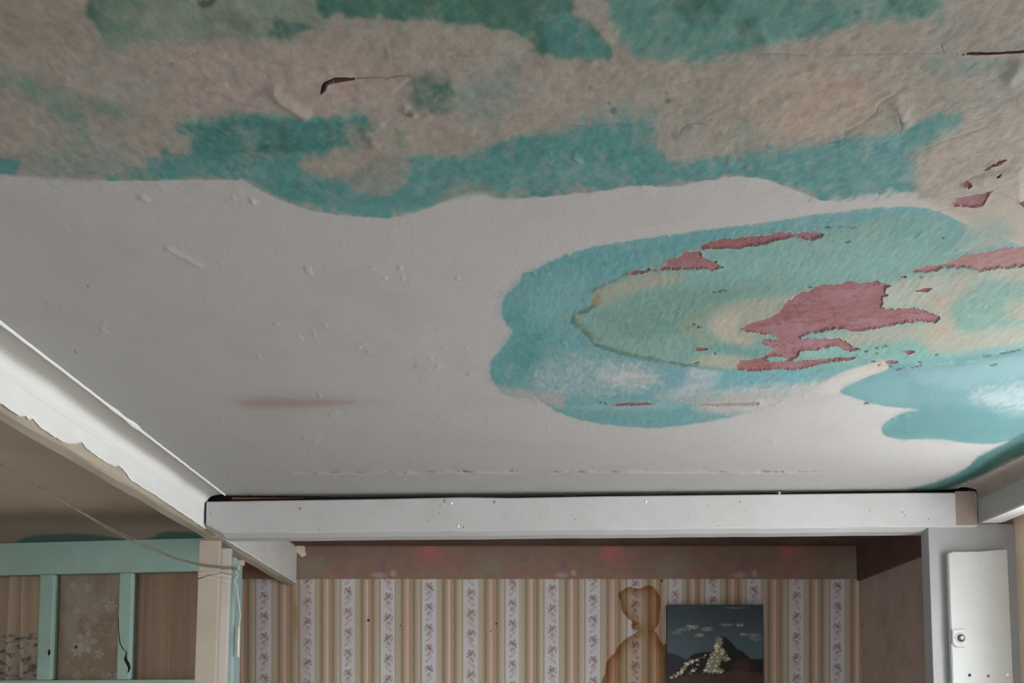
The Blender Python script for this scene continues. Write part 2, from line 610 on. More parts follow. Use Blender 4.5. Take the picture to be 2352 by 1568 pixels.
# snap vertices that nearly lie on an outline to it, so torn edges are cut clean
gv, gu = np.gradient(SD, vs_, us)
g2 = gu * gu + gv * gv
near = (np.abs(SD) < 1.35) & (g2 > 0.05) & (g2 < 6)
k = np.where(near, -SD / np.maximum(g2, 1e-3), 0)
lim = 1.3
U = U + np.clip(k * gu, -lim, lim)
V = V + np.clip(k * gv, -lim, lim)
SD = np.where(near, 0, SD)
dz = sn + (CY - V) / F * cs
dy = cs - (CY - V) / F * sn
t = (ZC - H) / dz
X = (U - CX) / F * t
Y = dy * t
X0, Y0 = X.copy(), Y.copy()
YE = np.interp(X, EDGE[:, 0], EDGE[:, 1])
X = np.clip(X, XC0, XC1)
Y = np.minimum(Y, YE)

# pigment, laid on in coats -----------------------------------------------------------------
n1 = fbm(X0 * 9, Y0 * 7, 0, 3)
n2 = fbm(X0 * 28, Y0 * 20, 1, 3)
n3 = fbm(X0 * 85, Y0 * 60, 2, 3)
nb = fbm(X0 * 130 + 3 * n2, Y0 * 34, 3, 2)           # brush stipple
n23 = n2 * 0.8 + n3 * 0.7
P = np.empty(U.shape + (3,), np.float32)
P[:] = col(178, 177, 175)


def mixp(mask, c):
    global P
    P = P * (1 - mask[..., None]) + np.asarray(c, np.float32) * mask[..., None]


def coat(pts, c, soft=4, amp=0, noise=None, op=1.0, brk=0.0, bnoise=None, sm=True, ret=False):
    q = smooth(pts, 4) if sm else pts
    p = np.array(q)
    m = soft * 2 + amp + 4
    sel = (U > p[:, 0].min() - m) & (U < p[:, 0].max() + m) & (V > p[:, 1].min() - m) & (V < p[:, 1].max() + m)
    if not sel.any(): return
    d = sdf_poly(U[sel], V[sel], q)
    if amp: d = d + (n2 if noise is None else noise)[sel] * amp
    mk = 1 - sst(-soft, soft, d)
    if brk:
        bn = (n3 if bnoise is None else bnoise)[sel]
        mk = mk * np.clip(1 - brk * (0.5 + bn * 1.3), 0, 1)
    full = np.zeros(U.shape, np.float32)
    full[sel] = mk * op
    mixp(full, c)


mixp(sst(-0.2, 0.8, n1) * 0.35, col(168, 164, 160))
TEAL = col(60, 114, 114, 144)
TEALD = col(36, 84, 74, 144)
TEALL = col(96, 148, 152, 178)
CREAM = col(125, 119, 110, 142)
# everything above the wave: mottled putty colour
top = [(-700, -500), (-700, 402), (0, 401), (120, 408), (250, 414), (400, 413), (540, 412), (552, 409), (600, 438), (660, 465), (740, 488), (860, 500), (920, 497), (990, 474), (1060, 446), (1110, 440), (1150, 455), (1220, 453), (1300, 447), (1400, 435), (1480, 424), (1520, 430), (1560, 427), (1630, 413), (1700, 405), (1760, 412), (1830, 438), (1900, 460), (2000, 463), (2080, 455), (2200, 470), (2352, 560), (3000, 700), (3000, -500)]
PBASE = P.copy()
coat(top, CREAM, 5, 4, n3, 0.93)
topm = np.where(V < 470, 1, 0) * sst(520, 440, V)
mixp(np.clip(n2 * 0.9 + 0.1, 0, 1) * 0.55 * topm, col(102, 112, 104, 140))
mixp(np.clip(n1 * 1.2, 0, 1) * 0.35 * topm, col(140, 126, 120, 140))
mixp(np.clip(-n3 * 0.8 - 0.1, 0, 1) * 0.5 * topm, col(146, 142, 134, 140))
# top left corner browner
coat([(-300, -300), (230, -300), (200, 60), (120, 110), (-300, 130)], col(112, 102, 90, 132), 40, 20, n2, 0.7)
# warm blush
coat([(1740, 190), (1900, 150), (2010, 200), (1980, 280), (1860, 330), (1740, 300)], col(156, 134, 118, 150), 45, 15, n2, 0.5)
coat([(380, 140), (500, 110), (820, 130), (860, 230), (560, 270), (400, 230)], col(140, 122, 118, 138), 45, 15, n2, 0.5)
# teal passages above the wave
coat([(-300, 360), (0, 363), (30, 364), (46, 370), (38, 396), (0, 402), (-300, 404)], TEAL, 5, 3, n3, 0.9)
coat([(0, 160), (60, 180), (150, 212), (250, 240), (280, 262), (200, 275), (205, 330), (170, 340), (130, 270), (60, 210), (0, 190)], col(70, 104, 94, 136), 22, 22, n23, 0.7, 0.5)
coat([(60, 370), (240, 330), (300, 360), (260, 405), (90, 402)], TEAL, 20, 14, n3, 0.35, 0.5)
wave = [(250, 403), (300, 385), (345, 372), (410, 352), (440, 330), (412, 300), (430, 280), (500, 272), (560, 268), (620, 260), (690, 272), (760, 268), (800, 258), (850, 262), (855, 300), (800, 330), (740, 350), (690, 372), (720, 398), (790, 405), (860, 398), (900, 362), (960, 352), (1060, 356), (1110, 342), (1180, 330), (1260, 312), (1340, 300), (1400, 288), (1480, 284), (1494, 300), (1490, 330), (1500, 345), (1560, 366), (1640, 362), (1720, 350), (1850, 334), (1960, 316), (2060, 296), (2150, 272), (2210, 268), (2200, 300), (2130, 345), (2110, 380), (2120, 420), (2095, 446), (2000, 461), (1900, 458), (1830, 438), (1760, 410), (1700, 402), (1630, 411), (1560, 425), (1520, 430), (1480, 422), (1400, 433), (1300, 446), (1220, 452), (1150, 454), (1110, 446), (1060, 462), (1000, 472), (930, 495), (860, 499), (740, 487), (660, 464), (600, 437), (552, 411), (540, 412), (400, 413), (300, 412)]
coat(wave, col(92, 116, 108, 140), 30, 26, n23, 0.75, 0.25)
coat(wave, TEAL, 15, 26, n23, 0.95, 0.22)
coat([(412, 300), (430, 280), (560, 272), (690, 280), (850, 268), (850, 320), (720, 350), (560, 372), (470, 362)], TEALD, 16, 16, n2, 0.55, 0.45)
coat([(1500, 372), (1720, 352), (1960, 320), (2090, 310), (2090, 440), (1900, 455), (1700, 400), (1520, 425)], TEALL, 18, 10, n2, 0.5, 0.3)
coat([(1880, 362), (1960, 345), (2030, 360), (2050, 420), (1960, 445), (1890, 420)], col(92, 142, 142, 170), 20, 12, n2, 0.6)
# pale scrapes inside the wave
coat([(690, 375), (750, 362), (850, 356), (925, 348), (945, 380), (930, 420), (880, 446), (830, 440), (780, 412), (720, 398)], CREAM, 9, 14, n3, 0.8, 0.35)
coat([(800, 290), (900, 300), (960, 280), (1080, 300), (1100, 335), (1000, 350), (900, 345), (820, 335)], CREAM, 14, 14, n3, 0.75, 0.4)
coat([(540, 345), (640, 330), (700, 342), (640, 352)], TEALD, 6, 4, n3, 0.6)
coat([(1040, 425), (1120, 425), (1150, 455), (1080, 470), (1000, 475)], CREAM, 10, 10, n3, 0.55, 0.4)
# loose dabs between wave and top band
coat([(945, 180), (1000, 168), (1040, 180), (1048, 225), (1030, 255), (960, 250)], TEALD, 16, 14, n3, 0.75, 0.45)
coat([(990, 195), (1030, 190), (1030, 220), (1000, 225)], TEALD, 10, 6, n3, 0.7)
coat([(1040, 200), (1110, 150), (1180, 140), (1200, 220), (1120, 280), (1050, 260)], TEAL, 25, 20, n3, 0.35, 0.6)
coat([(1380, 245), (1440, 230), (1500, 250), (1490, 285), (1340, 300), (1350, 270)], TEALL, 16, 14, n3, 0.5, 0.5)
coat([(1250, 300), (1350, 280), (1490, 290), (1480, 345), (1200, 350), (1150, 335)], TEAL, 14, 10, n3, 0.5, 0.4)
coat([(2120, 135), (2200, 128), (2300, 140), (2352, 150), (2300, 175), (2150, 170)], TEAL, 20, 14, n3, 0.45, 0.5)
# the top band
coat([(205, -300), (335, -300), (330, 0), (325, 50), (300, 70), (240, 80), (215, 50), (200, 0)], TEALD, 9, 12, n3, 0.85, 0.3)
coat([(320, -300), (760, -300), (760, 30), (720, 70), (640, 92), (500, 90), (330, 100), (240, 95)], col(86, 104, 92, 132), 18, 18, n3, 0.8, 0.4)
coat([(480, 40), (560, 30), (600, 60), (560, 80), (490, 75)], col(70, 84, 66, 132), 16, 14, n3, 0.6, 0.4)
coat([(600, 55), (660, 48), (720, 62), (660, 85), (600, 80)], TEALD, 9, 12, n3, 0.7, 0.4)
coat([(455, 5), (500, -5), (490, 8), (465, 18)], col(48, 52, 44, 130), 5, 3, n3, 0.8)
band = [(720, -300), (730, 0), (770, 28), (840, 38), (920, 42), (1000, 46), (1080, 56), (1160, 70), (1220, 95), (1270, 128), (1330, 134), (1394, 132), (1400, 110), (1370, 70), (1330, 25), (1318, 0), (1310, -300)]
coat(band, col(92, 114, 102, 136), 20, 20, n23, 0.7)
coat(band, TEALD, 9, 15, n23, 0.9, 0.2)
coat([(820, -50), (1120, -50), (1150, 20), (1060, 45), (900, 36), (830, 20)], col(44, 84, 70, 126), 16, 18, n2, 0.55, 0.35)
coat([(1270, 40), (1300, 30), (1350, 60), (1398, 118), (1390, 132), (1280, 130), (1250, 80)], TEAL, 8, 6, n3, 0.6)
band2 = [(1392, -300), (1394, 0), (1410, 50), (1430, 92), (1470, 122), (1540, 138), (1620, 140), (1690, 122), (1760, 106), (1820, 96), (1860, 76), (1940, 58), (2040, 44), (2140, 44), (2165, 20), (2170, -300)]
coat(band2, col(96, 124, 114, 142), 26, 22, n23, 0.75)
coat(band2, col(62, 110, 104, 144), 14, 22, n23, 0.92, 0.25)
coat([(1540, -100), (1700, -100), (1680, 15), (1620, 45), (1560, 40)], TEALD, 16, 14, n3, 0.75, 0.25)
coat([(2030, -100), (2160, -100), (2150, 20), (2110, 35), (2040, 15)], TEALD, 14, 12, n3, 0.7, 0.25)
coat([(1690, 50), (1720, 45), (1725, 75), (1700, 80)], TEALD, 10, 6, n3, 0.6)
for (cx, cy, r) in ((1968, 26, 9), (1535, 232, 7), (1530, 215, 5), (1830, 168, 4), (940, 258, 7), (1357, 200, 4), (1410, 255, 9), (1400, 238, 7)):
    coat([(cx - r, cy), (cx, cy - r), (cx + r, cy), (cx, cy + r)], col(72, 70, 58, 140), 4, 4, n3, 0.7)
# right end: dry cream plaster
coat([(2100, 360), (2230, 280), (2420, 250), (2700, 300), (2700, 640), (2352, 560), (2260, 530), (2150, 478), (2110, 450)], col(166, 157, 144, 178), 22, 16, n2, 0.85)
coat([(2130, 470), (2200, 478), (2300, 490), (2330, 520), (2230, 512), (2150, 495)], col(168, 148, 126, 176), 14, 10, n3, 0.6)

# sponge-like break-up of the near half, then the crisp lower edge of the wave
nm = fbm(X0 * 46, Y0 * 34, 2, 4)
nm2 = fbm(X0 * 120, Y0 * 90, 5, 3)
mixp(np.clip(nm - 0.05, 0, 1) * 0.5 * topm, col(134, 132, 124, 140))
mixp(np.clip(-nm - 0.1, 0, 1) * 0.6 * topm, col(84, 104, 96, 140))
P *= (1 + (0.16 * nm2 + 0.10 * n2 - 0.12) * topm)[..., None]
dtop = sdf_poly(U, V, smooth(top, 4)) + n3 * 2
fth = 2.5 + 14 * np.exp(-((U - 1085) / 70) ** 2) + 10 * np.exp(-((U - 130) / 110) ** 2) + 26 * sst(2080, 2200, U)
below = sst(-0.4, 1, dtop / fth)
P = P * (1 - below[..., None]) + PBASE * below[..., None]
# the big cloud
cloud = [(1160, 682), (1182, 660), (1196, 645), (1200, 629), (1225, 622), (1262, 600), (1300, 584), (1350, 570), (1420, 556), (1480, 548), (1600, 530), (1750, 512), (1850, 496), (1930, 486), (2000, 478), (2100, 474), (2160, 488), (2230, 520), (2300, 545), (2420, 590), (2800, 700), (2800, 860), (2352, 806), (2250, 826), (2130, 838), (2052, 832), (2020, 831), (1960, 845), (1920, 862), (1880, 884), (1840, 905), (1790, 925), (1740, 942), (1680, 957), (1600, 972), (1520, 982), (1430, 979), (1340, 966), (1280, 946), (1242, 922), (1190, 912), (1160, 905), (1140, 886), (1125, 852), (1133, 822), (1158, 792), (1178, 762), (1162, 742), (1151, 712)]
coat(cloud, TEALL, 2.2, 2.0, n3, 0.97)
coat([(1160, 682), (1200, 640), (1262, 612), (1350, 582), (1500, 560), (1700, 534), (1700, 548), (1550, 578), (1440, 604), (1340, 640), (1290, 690), (1250, 760), (1240, 850), (1160, 880), (1130, 850), (1178, 762), (1155, 712)], col(80, 138, 140, 168), 26, 14, n2, 0.75, 0.2)
coat([(1180, 790), (1240, 770), (1240, 830), (1190, 850)], col(66, 126, 124, 165), 22, 12, n2, 0.6)
# lighter, dry-brushed passages of the lower half
coat([(1230, 640), (1330, 625), (1340, 660), (1290, 730), (1220, 740)], col(122, 160, 164, 172), 24, 14, nb, 0.5, 0.5, nb)
coat([(1230, 850), (1330, 815), (1420, 835), (1500, 850), (1520, 880), (1420, 900), (1260, 900)], col(158, 172, 174, 176), 22, 16, nb, 0.75, 0.6, nb)
coat([(1400, 850), (1470, 838), (1510, 855), (1500, 880), (1440, 895), (1390, 880)], col(178, 180, 178, 180), 18, 14, nb, 0.75, 0.3, nb)
coat([(1585, 842), (1640, 848), (1660, 860), (1630, 890), (1560, 900), (1575, 870)], col(176, 184, 186, 182), 8, 8, n3, 0.75, 0.2, nb)
coat([(1460, 845), (1560, 842), (1584, 855), (1570, 885), (1520, 900), (1530, 870)], col(110, 150, 158, 176), 10, 6, n3, 0.6)
coat([(1640, 860), (1740, 856), (1860, 850), (1830, 880), (1740, 900), (1660, 890)], col(106, 158, 168, 180), 16, 12, nb, 0.7, 0.2, nb)
coat([(1520, 900), (1660, 890), (1840, 880), (1880, 885), (1840, 906), (1780, 930), (1640, 915), (1520, 918)], col(172, 176, 174, 182), 12, 10, nb, 0.75, 0.3, nb)
coat([(1600, 940), (1700, 938), (1800, 915), (1760, 938), (1690, 948), (1630, 950)], col(164, 160, 155, 182), 8, 6, n3, 0.6)
coat([(1140, 890), (1200, 895), (1290, 905), (1290, 935), (1240, 925), (1180, 912)], col(160, 156, 150, 172), 11, 8, n3, 0.9, 0.15)
coat([(1300, 935), (1420, 925), (1560, 925), (1520, 940), (1400, 942)], col(138, 172, 172, 180), 9, 6, n3, 0.6)
# damp-stained, greener heart of the cloud with a dark green tide line
heart = [(1440, 626), (1412, 644), (1382, 655), (1362, 676), (1352, 694), (1314, 724), (1313, 738), (1332, 756), (1354, 780), (1372, 792), (1420, 806), (1480, 820), (1560, 834), (1600, 838), (1690, 850), (1830, 846), (1960, 826), (2100, 820), (2200, 818), (2352, 800), (2800, 860), (2800, 700), (2352, 612), (2250, 560), (2130, 505), (2050, 500), (1960, 515), (1880, 532), (1760, 536), (1650, 552), (1570, 576), (1500, 606)]
coat(heart, col(112, 146, 138, 172), 3, 6, n3, 0.95)
coat([(1380, 720), (1500, 680), (1680, 650), (1860, 650), (1700, 690), (1640, 740), (1560, 770), (1420, 770)], col(94, 130, 120, 170), 26, 18, n2, 0.7)
coat([(1660, 560), (1900, 545), (2100, 520), (2180, 540), (2080, 610), (1900, 650), (1700, 640), (1560, 640)], col(116, 158, 152, 176), 24, 16, n2, 0.75, 0.2, nb)
coat([(2020, 490), (2150, 500), (2240, 540), (2180, 570), (2080, 560)], col(98, 142, 138, 174), 20, 14, nb, 0.7, 0.25, nb)
tide = [(1440, 628), (1412, 645), (1380, 657), (1360, 668)]
tide2 = [(1366, 700), (1345, 714), (1318, 724), (1316, 738), (1334, 756), (1356, 776), (1362, 788), (1400, 802), (1450, 815), (1520, 829), (1580, 838), (1660, 846)]
for ln, w, op in ((tide, 6, 0.75), (tide2, 6.5, 0.85), ([(1356, 770), (1375, 782), (1372, 792)], 7, 0.5), ([(1318, 730), (1350, 765)], 9, 0.4), ([(1905, 524), (1925, 519), (1950, 522)], 4, 0.6)):
    d = dist_line(U, V, ln) + n3 * 4 + n2 * 3
    mixp((1 - sst(w * 0.1, w * 1.2, d)) * op * (0.75 + 0.5 * n2), col(60, 82, 58, 165))
d = dist_line(U, V, [(1660, 600), (1560, 616), (1500, 622), (1440, 632)])
# ochre rings
coat([(1364, 688), (1374, 668), (1410, 650), (1470, 634), (1540, 626), (1570, 640), (1500, 662), (1420, 684), (1385, 702)], col(154, 146, 128, 174), 11, 8, n3, 0.75, 0.15)
coat([(1358, 690), (1370, 676), (1380, 680), (1372, 700), (1362, 700)], col(120, 104, 74, 168), 6, 5, n3, 0.8)
coat([(1622, 742), (1640, 712), (1700, 690), (1790, 680), (1850, 668), (1840, 700), (1780, 740), (1740, 770), (1720, 800), (1660, 784), (1630, 764)], col(160, 152, 134, 176), 14, 9, n3, 0.72, 0.15)
coat([(1632, 748), (1660, 722), (1700, 720), (1690, 760), (1710, 784), (1660, 780)], col(170, 162, 146, 176), 10, 6, n3, 0.7)
coat([(1560, 740), (1620, 700), (1640, 705), (1615, 745), (1640, 785), (1600, 790), (1565, 770)], col(124, 138, 116, 172), 16, 12, n2, 0.6)
coat([(1650, 790), (1720, 796), (1760, 800), (1740, 820), (1680, 822), (1620, 810)], col(92, 134, 130, 172), 12, 8, n3, 0.7)
coat([(1590, 830), (1640, 812), (1720, 825), (1700, 848), (1640, 845)], col(158, 160, 140, 176), 9, 6, n3, 0.8)
coat([(2010, 690), (2040, 660), (2120, 635), (2240, 625), (2352, 612), (2480, 625), (2460, 690), (2260, 640), (2180, 700), (2210, 760), (2300, 750), (2420, 740), (2420, 800), (2352, 790), (2160, 810), (2100, 780), (1960, 790), (1900, 775), (1960, 762), (2100, 742), (2165, 730), (2120, 706), (2030, 704)], col(166, 158, 142, 182), 15, 10, n3, 0.8, 0.2)
coat([(2040, 660), (2120, 640), (2180, 650), (2140, 690), (2080, 704), (2030, 704)], col(160, 166, 156, 180), 14, 10, n3, 0.8)
coat([(2120, 690), (2180, 665), (2230, 640), (2250, 660), (2190, 700), (2190, 760), (2120, 765), (2165, 735)], col(170, 154, 130, 182), 16, 12, n3, 0.5)
coat([(2190, 720), (2230, 672), (2352, 640), (2480, 650), (2470, 730), (2352, 742), (2230, 755), (2195, 742)], col(112, 146, 134, 176), 18, 14, n3, 0.8, 0.2)
coat([(2310, 700), (2352, 690), (2420, 700), (2400, 735), (2330, 735)], col(160, 150, 128, 178), 14, 8, n3, 0.7)
coat([(1960, 800), (2040, 792), (2120, 796), (2130, 830), (2050, 838), (1900, 842), (1850, 848), (1900, 822)], col(112, 156, 148, 178), 7, 6, n3, 0.85)
coat([(1860, 800), (1900, 794), (1940, 800), (1930, 815), (1850, 822)], col(124, 166, 158, 180), 5, 4, n3, 0.8)
# the cloud dies away into dry plaster on the right, and its upper rim is dry-brushed
coat([(2150, 470), (2200, 490), (2225, 520), (2250, 548), (2215, 574), (2290, 566), (2352, 560), (2700, 640), (2700, 450), (2300, 420)], col(166, 158, 146, 180), 24, 16, n23, 0.95)
coat([(2240, 515), (2300, 505), (2330, 530), (2300, 555), (2250, 545)], col(112, 146, 140, 176), 20, 16, n23, 0.6)
coat([(1205, 618), (1262, 596), (1350, 566), (1480, 544), (1600, 527), (1750, 508), (1850, 492), (2000, 474), (2090, 470), (2090, 440), (1850, 470), (1500, 520), (1250, 575)], col(178, 177, 175), 7, 13, nb, 0.9)
coat([(1590, 930), (1680, 912), (1790, 896), (1850, 884), (1920, 868), (1960, 870), (1920, 900), (1840, 925), (1770, 946), (1700, 950), (1640, 942)], col(176, 173, 169, 182), 13, 12, nb, 0.92)
coat([(1560, 918), (1660, 908), (1780, 905), (1740, 922), (1600, 930)], col(162, 160, 154, 182), 8, 6, n3, 0.6)
# dry brush marks and dulled patches over the whole cloud
cm = 1 - sst(-3, 3, sdf_poly(U, V, smooth(cloud, 4)))
mixp(np.clip(nb * 1.1 + 0.05, 0, 1) * 0.22 * cm, col(160, 174, 172, 178))
mixp(np.clip(n2 - 0.05, 0, 1) * 0.45 * cm, col(128, 144, 138, 176))
P *= (1 + 0.10 * n3 * cm)[..., None]
# white tongue and the second cloud to its right
white_t = [(1880, 892), (1960, 850), (2016, 834), (2045, 832), (2038, 846), (1990, 866), (1945, 884), (1930, 900), (1880, 905)]
coat(white_t, col(184, 182, 178), 5, 3, n3, 0.95)
coat([(1985, 845), (2020, 828), (2045, 832), (2035, 845), (2010, 852)], col(188, 176, 160, 184), 8, 5, n3, 0.8)
cloud2 = [(2044, 832), (2038, 848), (1996, 864), (1944, 888), (1930, 900), (1965, 914), (2010, 928), (2060, 936), (2112, 940), (2072, 950), (2036, 968), (2024, 985), (2034, 1000), (2062, 1008), (2110, 1008), (2158, 1007), (2190, 1012), (2232, 1018), (2290, 1018), (2352, 1002), (2440, 985), (2800, 920), (2800, 850), (2352, 806), (2250, 828), (2130, 838)]
coat(cloud2, col(106, 150, 153, 190), 2.0, 1.5, n3, 0.96)
coat([(1940, 890), (2000, 870), (2060, 860), (2090, 900), (2060, 930), (1990, 915)], col(112, 158, 164, 182), 18, 12, n2, 0.6)
coat([(2230, 905), (2352, 880), (2480, 890), (2480, 960), (2352, 945), (2280, 930)], col(172, 186, 188, 184), 22, 16, nb, 0.7, 0.35, nb)
coat([(2110, 940), (2200, 930), (2300, 950), (2352, 960), (2352, 990), (2260, 1010), (2130, 1004), (2040, 996), (2040, 975)], col(90, 138, 140, 190), 16, 12, n2, 0.7)
coat([(2100, 850), (2200, 846), (2352, 820), (2352, 860), (2200, 890), (2110, 880)], col(134, 172, 176, 188), 16, 12, n2, 0.6)
d = dist_line(U, V, [(2200, 832), (2260, 820), (2352, 804), (2440, 790)]) + n3 * 3
mixp((1 - sst(2, 13, d)) * 0.6, col(84, 132, 130, 178))
# dark teal edge along the right beam
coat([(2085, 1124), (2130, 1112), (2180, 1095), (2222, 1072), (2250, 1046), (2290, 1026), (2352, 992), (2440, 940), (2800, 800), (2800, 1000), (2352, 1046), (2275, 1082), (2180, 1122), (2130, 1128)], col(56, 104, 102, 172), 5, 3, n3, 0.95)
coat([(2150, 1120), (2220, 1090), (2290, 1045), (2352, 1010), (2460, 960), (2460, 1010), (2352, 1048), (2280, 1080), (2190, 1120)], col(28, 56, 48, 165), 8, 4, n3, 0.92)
# brown smear, blemishes
coat([(556, 924), (600, 914), (700, 916), (800, 920), (800, 926), (700, 934), (600, 936), (565, 934)], col(118, 102, 96, 140), 9, 4, n3, 0.75)
coat([(520, 918), (600, 902), (760, 906), (860, 922), (780, 940), (600, 944)], col(128, 118, 112, 140), 18, 6, n3, 0.4)
for (cx, cy) in ((172, 808), (200, 657)):
    coat([(cx - 2, cy - 4), (cx + 2, cy - 2), (cx + 4, cy + 5), (cx, cy + 2)], col(70, 66, 60, 140), 2, 0, None, 0.8, sm=False)
# small dark splits in the loose paint
rs = random.Random(3)
SPLITS = [(2063, 848, 26), (2103, 842, 30), (2112, 832, 18), (2018, 838, 10), (2045, 842, 12), (2302, 812, 26), (2322, 808, 30), (2338, 805, 12), (2265, 818, 30), (2148, 815, 12), (1655, 669, 30), (2010, 800, 16), (2030, 796, 16), (1990, 806, 14), (2012, 812, 14), (1376, 925, 10), (1388, 927, 8), (1945, 556, 24), (1900, 522, 26), (1960, 523, 22), (1858, 660, 16), (2165, 547, 14), (1640, 672, 18), (1600, 833, 14), (2115, 636, 14), (2280, 838, 24), (1590, 745, 10), (1640, 813, 8)]
split_m = np.zeros(U.shape, np.float32)
for (cx, cy, L) in SPLITS:
    sl = -0.22 + rs.uniform(-0.1, 0.1)
    ln = [(cx - L / 2, cy - sl * L / 2), (cx, cy + rs.uniform(-1, 1)), (cx + L / 2, cy + sl * L / 2)]
    sel = (np.abs(U - cx) < L) & (np.abs(V - cy) < 20)
    if sel.any():
        d = dist_line(U[sel], V[sel], ln)
        tap = 1 - np.abs(U[sel] - cx) / (L * 0.62)
        split_m[sel] = np.maximum(split_m[sel], 1 - sst(0.6, 2.3, d / np.clip(tap, 0.25, 1)))
mixp(split_m * 0.9, col(40, 44, 40, 180))
crk = np.full(U.shape, 99.0, np.float32)
for ln in ([(1935, 330), (1945, 305), (1985, 280), (2012, 258), (2016, 240), (2040, 225), (2062, 210)], [(1880, 337), (1935, 322), (1940, 300)], [(2064, 262), (2070, 290), (2066, 310)], [(1560, 305), (1568, 290), (1590, 282), (1640, 285), (1650, 278)], [(655, 349), (662, 345), (692, 341)], [(560, 346), (655, 346)], [(2085, 345), (2100, 350), (2300, 280)], [(2160, 105), (2166, 122)], [(1030, 130), (1110, 124), (1160, 126)], [(1640, 122), (1900, 127), (2160, 121)], [(390, 148), (455, 122)], [(1225, 905), (1240, 922), (1256, 928)], [(1300, 290), (1420, 286), (1500, 296)], [(2205, 422), (2240, 405), (2270, 392)], [(2150, 485), (2190, 476)]):
    crk = np.minimum(crk, dist_line(U, V, ln) + n3 * 1.5)
k1 = dist_line(U, V, [(800, 182), (850, 178.5), (882, 177)]) + np.clip((U - 800) / 90, 0, 1) * 1.2
k1 = np.minimum(k1, dist_line(U, V, [(885, 179), (912, 174.5), (942, 171)]) + 0.5)
mixp((1 - sst(0.8, 3.4, k1)) * 0.8, col(84, 66, 62, 142))
mixp((1 - sst(0.4, 2.6, crk)) * 0.25 * sst(-0.3, 0.3, n2), col(66, 62, 54, 150))

P *= 0.58                                  # old distemper: duller than the glossy beams
# relief -----------------------------------------------------------------------------------
Z = np.zeros(U.shape, np.float32)          # positive = down, towards the room
rough_zone = sst(520, 380, V)
Z += rough_zone * (0.0014 * fbm(X0 * 26, Y0 * 22, 5, 3) + 0.0007 * fbm(X0 * 90, Y0 * 70, 6, 2))
Z += (1 - rough_zone) * 0.0005 * fbm(X0 * 20, Y0 * 14, 5, 2)
heart_m = 1 - sst(-20, 20, sdf_poly(U, V, smooth(cloud, 2)))
Z += heart_m * 0.0006 * fbm(X0 * 150, Y0 * 40, 6, 2)
nodz = vnoise(X0 * 60, Y0 * 45, 3) * vnoise(X0 * 19, Y0 * 17, 5)
Z += 0.0015 * sst(0.66, 0.80, nodz) * np.where(V > 560, 1.0, 0.6)
# plaster folds and lumps of the near part
for ln, w, h in (([(630, 205), (640, 225), (670, 242), (700, 262)], 12, 0.007), ([(930, 250), (950, 262)], 9, 0.005), ([(2340, 150), (2320, 175)], 16, 0.006), ([(2066, 250), (2080, 275)], 14, 0.004), ([(985, 845), (960, 840), (1000, 842)], 7, 0.0022), ([(700, 1003), (730, 1006), (722, 1012)], 6, 0.002), ([(325, 452), (335, 456)], 6, 0.003), ([(578, 460), (582, 464)], 5, 0.003), ([(385, 570), (420, 590), (460, 610)], 6, 0.002), ([(1225, 628), (1235, 632), (1260, 628)], 3.5, 0.0022), ([(1292, 786), (1300, 790)], 3, 0.002), ([(860, 330), (840, 300), (870, 285)], 12, 0.003), ([(1330, 368), (1320, 360)], 8, 0.004), ([(1740, 60), (1760, 90)], 14, 0.003)):
    d = dist_line(U, V, ln)
    Z += h * np.exp(-(d / w) ** 2)
for ln, h in (([(1560, 310), (1620, 290), (1700, 320)], 0.0016), ([(1940, 335), (2016, 250), (2062, 215), (2120, 260), (2060, 330)], 0.0014), ([(738, 200), (850, 182), (940, 176), (900, 220), (760, 230)], 0.0030), ([(2200, 430), (2270, 395), (2352, 380), (2352, 470), (2280, 440)], 0.0030)):
    sd = sdf_poly(U, V, ln)
    Z += h * (1 - sst(-14, 5, sd)) * sst(-120, 0, sd) if len(ln) > 3 else h * np.exp(-(dist_line(U, V, ln) / 12) ** 2)
# joint of the plaster boards, with filler crumbs
jv = 1082 + 2.0 * fbm(X0 * 6, Y0 * 0 + 1, 2, 2) - (U - 1200) * 0.002
dj = V - jv
jm = sst(600, 700, U) * sst(1960, 1800, U)
P *= (1 + 0.16 * jm * np.exp(-((dj - 3.5) / 2.6) ** 2) * sst(0.2, 0.6, vnoise(X0 * 30, Y0 * 0 + 5, 2)))[..., None]
dash = jm * np.exp(-(dj / 1.1) ** 2) * sst(0.45, 0.65, vnoise(X0 * 26, Y0 * 0 + 2, 6)) * sst(0.25, 0.6, vnoise(X0 * 90, Y0 * 0 + 3, 2))
P *= (1 - 0.62 * dash)[..., None]                # dust in the open stretches of the joint
Z += jm * (0.0030 * np.exp(-((dj - 3) / 3.0) ** 2) * (0.6 + 0.8 * vnoise(X0 * 40, Y0 * 10, 1)) - 0.0032 * np.exp(-((dj + 1.5) / 1.6) ** 2) * sst(0.5, 0.62, vnoise(X0 * 22, 0 * Y0 + 2, 6)))
Z -= split_m * 0.003
Z -= 0.0010 * (1 - sst(0.3, 3, crk))
# torn lips hang down a little, patches lie deeper
lip = np.exp(-(np.clip(SD, 0, 99) / 5.0) ** 2) * (SD >= 0)
Z += lip * 0.0009 * (0.5 + 0.9 * vnoise(X0 * 50, Y0 * 40, 2)) * (SD < 30)
kinds = np.array([0 if k_ == 'rose' else 1 if k_ == 'grey' else 2 for k_, _ in PATCH])[OWN]
dep = np.where(kinds == 2, 0.008, np.where(kinds == 1, 0.0008, 0.0020))
inside = sst(0.0, 1.6, -SD) * (SD < 0)
vein = 1 - np.abs(fbm(X0 * 30 + 2 * n2, Y0 * 34, 6, 3)) * 3.2
rosez = 0.0006 * fbm(X0 * 60, Y0 * 60, 5, 3)
Z = Z * (1 - inside) + (-dep + rosez) * inside
